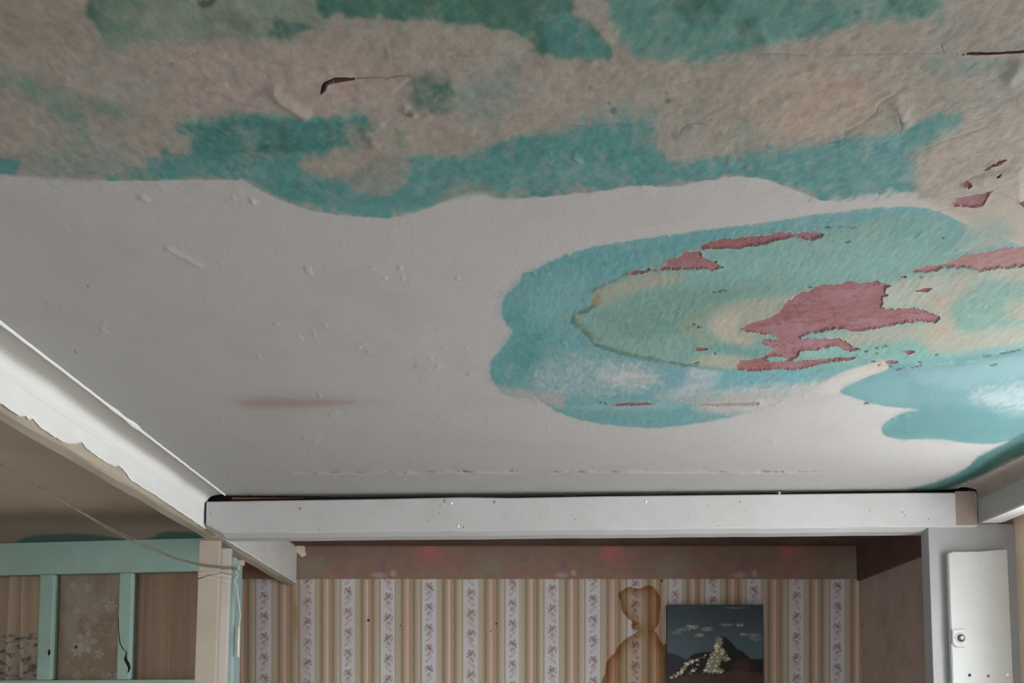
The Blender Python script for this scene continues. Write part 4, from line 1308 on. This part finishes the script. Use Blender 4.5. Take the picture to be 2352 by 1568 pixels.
# knot hole and split in the stiles
kx, kz = s_at(113, 1498)
bm = bmesh.new()
bmesh.ops.create_uvsphere(bm, u_segments=8, v_segments=5, radius=1)
for q in bm.verts: q.co = Vector((kx + q.co.x * 0.007, -0.0002 + q.co.y * 0.001, kz + q.co.z * 0.014 + 0.003 * math.sin(q.co.x * 4)))
bm_obj('chip', bm, M['black'], part)['label'] = 'dark chip in the paint of the left stile'
seq = [(272, 1418), (273, 1450), (276, 1478), (283, 1490), (290, 1496), (290, 1505), (288, 1512), (293, 1522), (297, 1532), (296, 1540), (293, 1545)]
wid = [0.8, 1.0, 1.4, 1.5, 1.6, 1.8, 4.0, 5.0, 3.5, 2, 1]
bm = bmesh.new()
prev = None
for (u, v), w in zip(seq, wid):
    s, z = s_at(u, v)
    h = w * ya / F
    cur = [bm.verts.new((s - h, -0.0004, z)), bm.verts.new((s, -0.0012, z + 0.001)), bm.verts.new((s + h, -0.0004, z - 0.001))]
    if prev:
        for k in range(2): bm.faces.new((prev[k], prev[k + 1], cur[k + 1], cur[k]))
    prev = cur
bm_obj('split', bm, M['black'], part)['label'] = 'dark crack running down the middle stile'


def flower(sx, sz, cx, cz, r, npet=6):
    dx, dzz = sx - cx, sz - cz
    rr_ = np.hypot(dx, dzz) / r
    an = np.arctan2(dzz, dx)
    pet = 0.72 + 0.28 * np.cos(npet * an)
    return (1 - sst(0.8, 1.0, rr_ / pet)) * (0.35 + 0.65 * sst(0.30, 0.42, rr_)) + (1 - sst(0.12, 0.2, rr_)) * 0.8


def curtain(name, u0, u1, ydep, fold, base, label, pattern, shade2, nfold, seed):
    s0, s1 = s_at(u0, 1400)[0], s_at(u1, 1400)[0]
    zt, zb = zr0 + 0.03, zb1 - 0.25
    ns = int((s1 - s0) / 0.0045)
    nz = int((zt - zb) / 0.0045)
    SX, SZ = np.meshgrid(np.linspace(s0, s1, ns), np.linspace(zb, zt, nz))
    fx_ = (SX - s0) / (s1 - s0)
    wav = np.sin(fx_ * nfold * 2 * math.pi + 1.2 * fbm(fx_ * 3, SZ * 0.6, seed, 2) + seed)
    wav2 = fbm(fx_ * nfold * 3, SZ * 1.2, seed + 1, 2)
    YY = ydep + 0.01 - fold * ((np.abs(np.sin(fx_ * nfold * math.pi + 0.9 * fbm(fx_ * 3, SZ * 0.6, seed, 2) + seed)) ** 0.7) * 1.2 - 0.6 + 0.25 * wav2)
    PC = np.empty(SX.shape + (3,))
    PC[:] = base
    wv = np.clip(fbm(SX * 200, SZ * 60, seed, 2) * 0.5 + 0.3, 0, 1)[..., None]
    PC = PC * (1 - 0.2 * wv) + shade2 * 0.2 * wv
    PC = pattern(PC, SX, SZ)
    lx, lz = -sa, ca
    me = arr_mesh(name, np.stack([SX, YY, SZ], -1), grid_quads(*SX.shape))
    add_col(me, PC)
    o = link_mesh(name, me, M['cloth'], None, True)
    o.location = part.location
    o.rotation_euler = part.rotation_euler
    return tag(o, label, 'curtain')


def lace_floral(PC, SX, SZ):
    m = np.zeros(SX.shape)
    rq = random.Random(5)
    for (u, v, r) in ((180, 1470, 0.062), (238, 1388, 0.036), (200, 1388, 0.018), (182, 1435, 0.022), (158, 1398, 0.02), (158, 1550, 0.03), (255, 1552, 0.026), (185, 1345, 0.026), (160, 1490, 0.04), (210, 1500, 0.03), (228, 1558, 0.035), (150, 1340, 0.022)):
        cx, cz = s_at(u, v)
        m = np.maximum(m, flower(SX, SZ, cx, cz, r, 5 + (u % 3)))
    vine = fbm(SX * 42, SZ * 30, 3, 3)
    m = np.maximum(m, (1 - sst(0.03, 0.09, np.abs(vine))) * 0.55 * sst(0.1, -0.1, fbm(SX * 12, SZ * 12, 6, 2)))
    big_ = sst(-0.1, 0.5, fbm(SX * 9 + 3, SZ * 8, 1, 2)) * 0.35
    m = np.clip(m * 0.6 + big_, 0, 1)[..., None]
    PC = streaky(PC, SX * 0.6, SZ)
    PC = PC * (1 - m) + col(206, 192, 182, 184) * m
    hx, hz = s_at(157, 1484)
    hole = (1 - sst(0.006, 0.009, np.maximum(np.abs(SX - hx), np.abs(SZ - hz))))[..., None]
    return PC * (1 - hole) + col(66, 54, 50) * hole


def lace_hem(PC, SX, SZ):
    zt_ = s_at(40, 1452)[1]
    zone = 1 - sst(zt_ - 0.01, zt_ + 0.012, SZ + 0.012 * fbm(SX * 40, SZ * 4, 2, 2))
    h = sst(-0.05, 0.45, fbm(SX * 95, SZ * 80, 1, 3))
    m = (zone * h)[..., None]
    PC = PC * (1 - m) + col(112, 92, 88) * m
    m2 = (zone * (1 - h) * 0.5)[..., None]
    return PC * (1 - m2) + col(190, 184, 174, 180) * m2


def streaky(PC, SX, SZ):
    m = np.clip(fbm(SX * 26, SZ * 1.2, 4, 3) * 1.2, 0, 1)[..., None]
    PC = PC * (1 - 0.45 * m) + col(124, 96, 80) * 0.45 * m
    m = np.clip(-fbm(SX * 60, SZ * 2.5, 6, 2) * 1.0, 0, 1)[..., None]
    return PC * (1 - 0.3 * m) + col(186, 160, 140) * 0.3 * m


curtain('curtain', -108, 102, 0.11, 0.075, col(200, 168, 148, white=0.8), 'beige gathered curtain with deep folds and dark lace hem, leftmost pane', lace_hem, col(160, 130, 108), 5.6, 2)
curtain('lace_curtain', 104, 286, 0.055, 0.004, col(150, 128, 112, white=0.8), 'flat lace curtain with pale flowers behind the middle pane', lace_floral, col(140, 112, 96), 2, 3)
curtain('plain_curtain', 288, 505, 0.085, 0.022, col(172, 142, 122, white=0.8), 'plain tan curtain with soft vertical folds behind the pane next to the post', streaky, col(130, 104, 86), 4, 5)

# ------------------------------------------------------------------ alcove: wallpaper and border on the back wall
wall_back = bpy.data.objects['wall_back']
YW = YB - 0.0015
uw, vw = np.arange(512, 1984, 1.6), np.arange(1327, 1660, 1.6)
UW, VW = np.meshgrid(uw, vw)
DY = cs - (CY - VW) / F * sn
TW = YW / DY
XW = np.minimum((UW - CX) / F * TW, XA - 0.001)
ZW = H + (sn + (CY - VW) / F * cs) * TW
starts = [494, 590, 690, 784.5, 875, 970, 1065, 1162.5, 1252, 1347, 1442, 1537, 1621, 1716, 1813, 1908, 2003]
ph = np.interp(UW, starts, np.arange(len(starts)))
ix = np.floor(ph)
fr_x = ph - ix
WL = 146
def cw(r, g, b): return col(r, g, b, WL)
stripes = [(0.0, cw(146, 144, 145)), (0.335, cw(112, 112, 102)), (0.365, cw(142, 134, 118)), (0.385, cw(134, 121, 106)), (0.46, cw(106, 92, 78)), (0.57, cw(142, 104, 92)), (0.605, cw(140, 124, 102)), (0.63, cw(152, 148, 130)), (0.675, cw(146, 92, 82)), (0.705, cw(118, 98, 80)), (0.735, cw(110, 95, 78)), (0.85, cw(134, 121, 106)), (0.90, cw(146, 139, 126)), (0.945, cw(108, 106, 94)), (0.985, cw(140, 136, 132))]
PW = np.empty(UW.shape + (3,))
mean_ = cw(130, 121, 109)
stripes = [(p, c if p == 0 else c * 0.62 + mean_ * 0.38) for p, c in stripes]
for k, (p0, c) in enumerate(stripes):
    p1_ = stripes[k + 1][0] if k + 1 < len(stripes) else 1.0
    PW[(fr_x >= p0) & (fr_x < p1_)] = c


def mixw(mask, c):
    global PW
    PW = PW * (1 - mask[..., None]) + np.asarray(c) * mask[..., None]


# twisted rope lines
for cen in (0.515, 0.79):
    dx = (fr_x - cen) * 94
    vv = (VW + dx * 1.4 + ix * 3) % 7.2
    mixw((np.abs(dx) < 2.2) * sst(2.2, 1.0, np.abs(vv - 3.6)) * 0.75, cw(58, 60, 48))
    mixw((np.abs(np.abs(dx) - 3.4) < 0.8) * 0.5, cw(130, 118, 96))
# rose sprigs climbing the pale bands
xb_ = fr_x * 94 - 16
per = 47.0
yv = (VW - 1330 + (ix % 2) * 18 + ix * 5) % per
for (dx, dyv, rx, ry, c, op) in ((1, 12, 5.5, 5.5, (116, 94, 95), 0.9), (-3, 15, 4, 4.5, (106, 88, 88), 0.85), (5, 8, 3, 3.5, (106, 92, 88), 0.8), (-7, 20, 2.6, 3, (96, 96, 92), 0.8), (8, 18, 2.4, 3, (104, 96, 94), 0.75), (-4, 6, 2.6, 3.2, (98, 92, 92), 0.75), (0, 25, 5, 4, (116, 104, 104), 0.8), (4, 29, 3, 3, (108, 98, 98), 0.7), (-3, 33, 4, 4, (126, 118, 122), 0.7), (2, 39, 4.5, 4, (130, 122, 126), 0.65), (6, 43, 2.2, 3, (104, 96, 98), 0.7), (-9, 12, 1.6, 2, (100, 96, 96), 0.7), (10, 12, 1.6, 2.2, (98, 92, 92), 0.7)):
    flip = np.where(ix % 2 == 0, 1, -1)
    d = np.hypot((xb_ - dx * flip) / (rx * 1.35), (((yv - dyv + per / 2) % per) - per / 2) / (ry * 1.35))
    wobble = (vnoise(UW * 0.45, VW * 0.45, 4) - 0.35) * 0.9
    mixw((1 - sst(0.55, 1.0, d + wobble * 0.6)) * op * (fr_x < 0.335), cw(*c))
# brownish ageing
ag = fbm(XW * 5, ZW * 4, 3, 3)
mixw(np.clip(ag, 0, 1) * 0.30, cw(126, 104, 80))
mixw(np.exp(-((UW - 690) / 22) ** 2) * 0.30, cw(116, 92, 60))
mixw((np.exp(-((UW - 678 + 3 * fbm(XW * 20, ZW * 20, 2, 2)) / 5) ** 2) * np.exp(-((VW - 1420) / 45) ** 2)) * 0.6, cw(104, 80, 46))
# water stain: dark tide mark, paler inside
stain = [(1420, 1364), (1427, 1356), (1436, 1349), (1445, 1347), (1462, 1351), (1475, 1348), (1484, 1344), (1496, 1345), (1506, 1351), (1516, 1370), (1518, 1386), (1516, 1410), (1513, 1433), (1504, 1447), (1511, 1456), (1518, 1472), (1524, 1482), (1536, 1490), (1545, 1660), (1372, 1660), (1382, 1568), (1388, 1550), (1390, 1535), (1394, 1520), (1402, 1508), (1410, 1500), (1420, 1484), (1430, 1472), (1448, 1460), (1464, 1449), (1452, 1443), (1450, 1426), (1440, 1418), (1430, 1404), (1425, 1385)]
sd = sdf_poly(UW, VW, smooth(stain, 3)) + fbm(XW * 80, ZW * 80, 2, 2) * 2.0
ins_ = 1 - sst(-1.5, 1.0, sd)
rim = np.exp(-((sd + 3) / 7.0) ** 2) * ins_
wid_ = np.exp(-((sd + 10) / 14.0) ** 2) * ins_
low = sst(1440, 1520, VW)
PW = PW * (1 - ins_[..., None] * (1 - np.array([0.80, 0.66, 0.52])))
PW = PW * (1 - (wid_ * 0.55)[..., None] * (1 - np.array([0.70, 0.50, 0.34])))
PW = PW * (1 - (rim * 0.65)[..., None] * (1 - np.array([0.62, 0.42, 0.26])))
PW = PW * (1 - (np.exp(-((UW - 1530) / 9) ** 2) * low * 0.7)[..., None] * (1 - np.array([0.35, 0.2, 0.12])))  # dark brown strip on the paper beside the painting's left edge
for (u, v, r) in ((846, 1424, 3.2), (920, 1436, 1.8), (1140, 1432, 2.2), (1127, 1449, 1.5), (1520, 1333, 2.5)):
    mixw(1 - sst(r * 0.6, r * 1.3, np.hypot(UW - u, VW - v)), (0.02, 0.016, 0.014))
me = arr_mesh('wallpaper', np.stack([XW, np.full(UW.shape, YW), ZW], -1), grid_quads(*UW.shape)[:, ::-1])
add_col(me, PW)
o = link_mesh('wallpaper', me, M['paper'], wall_back)
o['label'] = 'striped wallpaper with rose sprigs and a brown water stain'
# faded border paper above it
ub_, vb_ = np.arange(512, 2040, 3.0), np.arange(1247, 1331, 1.5)
UB, VB = np.meshgrid(ub_, vb_)
YBD = YB - 0.003
TB = YBD / (cs - (CY - VB) / F * sn)
XB = np.minimum((UB - CX) / F * TB, XA - 0.001)
ZBd = H + (sn + (CY - VB) / F * cs) * TB
wob_t = np.where(np.arange(UB.shape[0])[:, None] == UB.shape[0] - 1, 0.002 * fbm(XB * 12, XB * 0, 1, 2), 0)
ZBd = ZBd + wob_t
PB = np.empty(UB.shape + (3,))
PB[:] = col(118, 98, 86, 168)
f1 = fbm(XB * 14, ZBd * 16, 1, 3)
f2 = fbm(XB * 30, ZBd * 36, 4, 3)


def mixb(mask, c):
    global PB
    PB = PB * (1 - mask[..., None]) + np.asarray(c) * mask[..., None]


mixb(np.clip(f1, 0, 1) * 0.6, col(104, 98, 80, 162))
mixb(np.clip(-f2, 0, 1) * 0.4, col(130, 108, 100, 162))
mixb(np.clip(f2, 0, 1) * 0.35, col(96, 76, 66, 162))
for k in range(-1, 4):
    o_ = 415 * k
    for (u, v, ru, rv, c, op) in ((985, 1262, 30, 26, (150, 84, 84), 0.65), (1010, 1290, 45, 30, (128, 86, 80), 0.4), (878, 1298, 9, 13, (98, 72, 90), 0.75), (872, 1320, 18, 7, (142, 120, 128), 0.6), (902, 1316, 7, 8, (150, 128, 118), 0.6), (1125, 1300, 50, 26, (104, 106, 92), 0.5), (770, 1315, 22, 12, (122, 82, 76), 0.5), (1180, 1265, 60, 10, (96, 80, 84), 0.3)):
        d = np.hypot((UB - u - o_) / ru, (VB - v) / rv) + f2 * 0.4
        mixb((1 - sst(0.05, 1.5, d + f1 * 0.3)) * op, col(*c, 150))
mixb(sst(1260, 1250, VB) * 0.5, col(92, 68, 62, 162))
me = arr_mesh('border_paper', np.stack([XB, np.full(UB.shape, YBD), ZBd], -1), grid_quads(*UB.shape)[:, ::-1])
add_col(me, PB)
o = link_mesh('border_paper', me, M['paper'], wall_back)
o['label'] = 'faded brown border paper with blurred pink and violet flowers'
# board along the alcove side wall, under its ceiling
yq = np.linspace(YPOST + 0.08, YB - 0.004, 12)
zq = on_y(1997, 1334, YB)[1]
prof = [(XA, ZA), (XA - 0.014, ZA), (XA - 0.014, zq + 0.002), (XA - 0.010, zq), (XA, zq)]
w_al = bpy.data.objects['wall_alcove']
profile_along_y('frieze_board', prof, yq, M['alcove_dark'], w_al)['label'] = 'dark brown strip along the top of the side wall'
# cobwebby plaster rag where the left beam meets the alcove wall
bm = bmesh.new()
pz_ = on_y(662, 1275, YB)
bmesh.ops.create_icosphere(bm, subdivisions=3, radius=1)
for q in bm.verts:
    q.co = Vector((LX1 + 0.012 + (q.co.x - 0.6 * q.co.z) * 0.032 + 0.004 * math.sin(q.co.z * 5), YB - 0.003 + q.co.y * 0.010, pz_[1] + 0.035 + q.co.z * 0.042 + 0.005 * math.sin(q.co.x * 7)))
bm_obj('plaster_lump', bm, M['beige'], wall_back, True)['label'] = 'crumbling plaster lump beside the beam end'

# ------------------------------------------------------------------ the unframed painting
YPT = YB - 0.05
u0, u1, v0, v1 = 1532.5, 1752.5, 1388, 1700
up_, vp_ = np.arange(u0, u1 + 0.1, 1.0), np.arange(v0, v1 + 0.1, 1.25)
UP, VP = np.meshgrid(up_, vp_)
TP = YPT / (cs - (CY - VP) / F * sn)
XP = (UP - CX) / F * TP
ZP = H + (sn + (CY - VP) / F * cs) * TP
K = 5.85
QX, QY = (UP - 1400) * K, (VP - 1300) * K         # picture coordinates
CW = 150
def cp(r, g, b): return col(r, g, b, CW)
g1 = fbm(QX / 60, QY / 30, 1, 3)
g2_ = fbm(QX / 18, QY / 14, 3, 3)
PP = np.empty(UP.shape + (3,))
gr = sst(510, 1150, QY)[..., None]
PP[:] = cp(36, 46, 50)
PP = PP * (1 - gr) + cp(54, 70, 76) * gr


def mixq(mask, c):
    global PP
    PP = PP * (1 - mask[..., None]) + np.asarray(c) * mask[..., None]


mixq(np.clip(g1, 0, 1) * 0.35, cp(60, 72, 74))
for (x, y, rx, ry, op) in ((1110, 815, 90, 32, 0.75), (1000, 850, 110, 22, 0.4), (1310, 840, 80, 38, 0.5), (1210, 925, 70, 26, 0.7), (900, 890, 70, 36, 0.3), (1590, 785, 90, 18, 0.55), (1750, 790, 60, 24, 0.65), (1690, 560, 170, 18, 0.25), (1790, 915, 60, 20, 0.7), (1940, 935, 90, 40, 0.45), (1980, 985, 70, 18, 0.4)):
    d = np.hypot((QX - x) / rx, (QY - y) / ry) + g2_ * 0.75
    mixq((1 - sst(0.3, 1.2, d)) * op, cp(128, 122, 112))
polys = [
    ([(700, 1150), (790, 1160), (900, 1185), (1000, 1240), (1080, 1275), (1060, 1420), (780, 1600), (700, 1600)], cp(26, 25, 34), 6),
    ([(1100, 1200), (1150, 1170), (1250, 1155), (1375, 1148), (1440, 1000), (1490, 936), (1560, 958), (1640, 1025), (1700, 1105), (1800, 1150), (1890, 1240), (2080, 1250), (2080, 1620), (700, 1620), (760, 1560), (1000, 1300)], cp(8, 7, 6), 6),
    ([(760, 1560), (900, 1500), (1100, 1440), (1300, 1440), (1500, 1440), (1700, 1400), (2080, 1440), (2080, 2500), (700, 2500)], cp(48, 34, 24), 30),
]
for pts, c, sf in polys:
    mixq(1 - sst(-sf, sf, sdf_poly(QX, QY, pts) + g2_ * sf * 1.5), c)
mixq(np.clip(g2_, 0, 1) * 0.7 * sst(1430, 1520, QY), cp(84, 48, 30))
mixq((1 - sst(0.4, 1.1, np.hypot((QX - 1780) / 170, (QY - 1390) / 200) + g2_ * 0.4)) * 0.45, cp(62, 42, 30))
rock = [(1425, 985), (1465, 952), (1512, 965), (1522, 1030), (1495, 1080), (1540, 1105), (1575, 1160), (1545, 1190), (1610, 1245), (1565, 1275), (1510, 1245), (1495, 1300), (1462, 1362), (1540, 1400), (1505, 1440), (1400, 1440), (1255, 1425), (1300, 1370), (1340, 1280), (1350, 1180), (1395, 1140), (1415, 1060)]
mixq((1 - sst(-8, 8, sdf_poly(QX, QY, rock) + g2_ * 26)) * 0.92, cp(112, 106, 88))
rp = random.Random(8)
dabs = []
for line, n_, r_ in (([(840, 1500), (930, 1450), (1000, 1385), (1030, 1310), (1100, 1275), (1180, 1255)], 34, 34), ([(1010, 1450), (1090, 1420), (1150, 1380)], 10, 20), ([(1180, 1320), (1200, 1240), (1290, 1200)], 10, 18), ([(1470, 970), (1440, 1090), (1360, 1260), (1310, 1390)], 24, 34), ([(1500, 1120), (1560, 1210), (1600, 1250)], 10, 28), ([(1280, 1400), (1400, 1400), (1520, 1410)], 16, 26), ([(1420, 1180), (1460, 1260), (1420, 1340)], 12, 26)):
    for k in range(n_):
        f = rp.random() * (len(line) - 1)
        i = int(f)
        f -= i
        i2 = min(i + 1, len(line) - 1)
        dabs.append((line[i][0] * (1 - f) + line[i2][0] * f + rp.uniform(-24, 24), line[i][1] * (1 - f) + line[i2][1] * f + rp.uniform(-18, 18), r_ * rp.uniform(0.45, 1), rp.random()))
IMP = np.zeros(UP.shape)
for (x, y, r, b_) in dabs:
    d = np.hypot((QX - x) / r, (QY - y) / (r * 0.75)) + g2_ * 0.5
    mk = 1 - sst(0.5, 1.1, d)
    IMP = np.maximum(IMP, mk)
    mixq(mk * 0.85, cp(176, 170, 148) if b_ > 0.45 else cp(112, 108, 86))
YIM = YPT - 0.0006 - 0.002 * IMP - 0.0004 * g2_
pic = empty('painting', (float(XP[0, 0]), YB, float(ZP.min())))
tag(pic, 'unframed canvas of a pale rocky crag under a cloudy sky, hung on the striped wallpaper', 'painting')
me = arr_mesh('painted_face', np.stack([XP, YIM, ZP], -1), grid_quads(*UP.shape)[:, ::-1])
add_col(me, PP)
kid(link_mesh('painted_face', me, M['canvas'], None, True), pic)
M['canvas_side'] = mat_paint('canvas_side', col(96, 64, 60), col(76, 50, 48), 0.85, 20)
kid(box('canvas_edge', (float(XP[0].min()), YPT, float(ZP.min())), (float(XP[0].max()), YB - 0.003, float(ZP.max())), M['canvas_side'], None, 0.0015), pic)['label'] = 'dark reddish canvas edge'
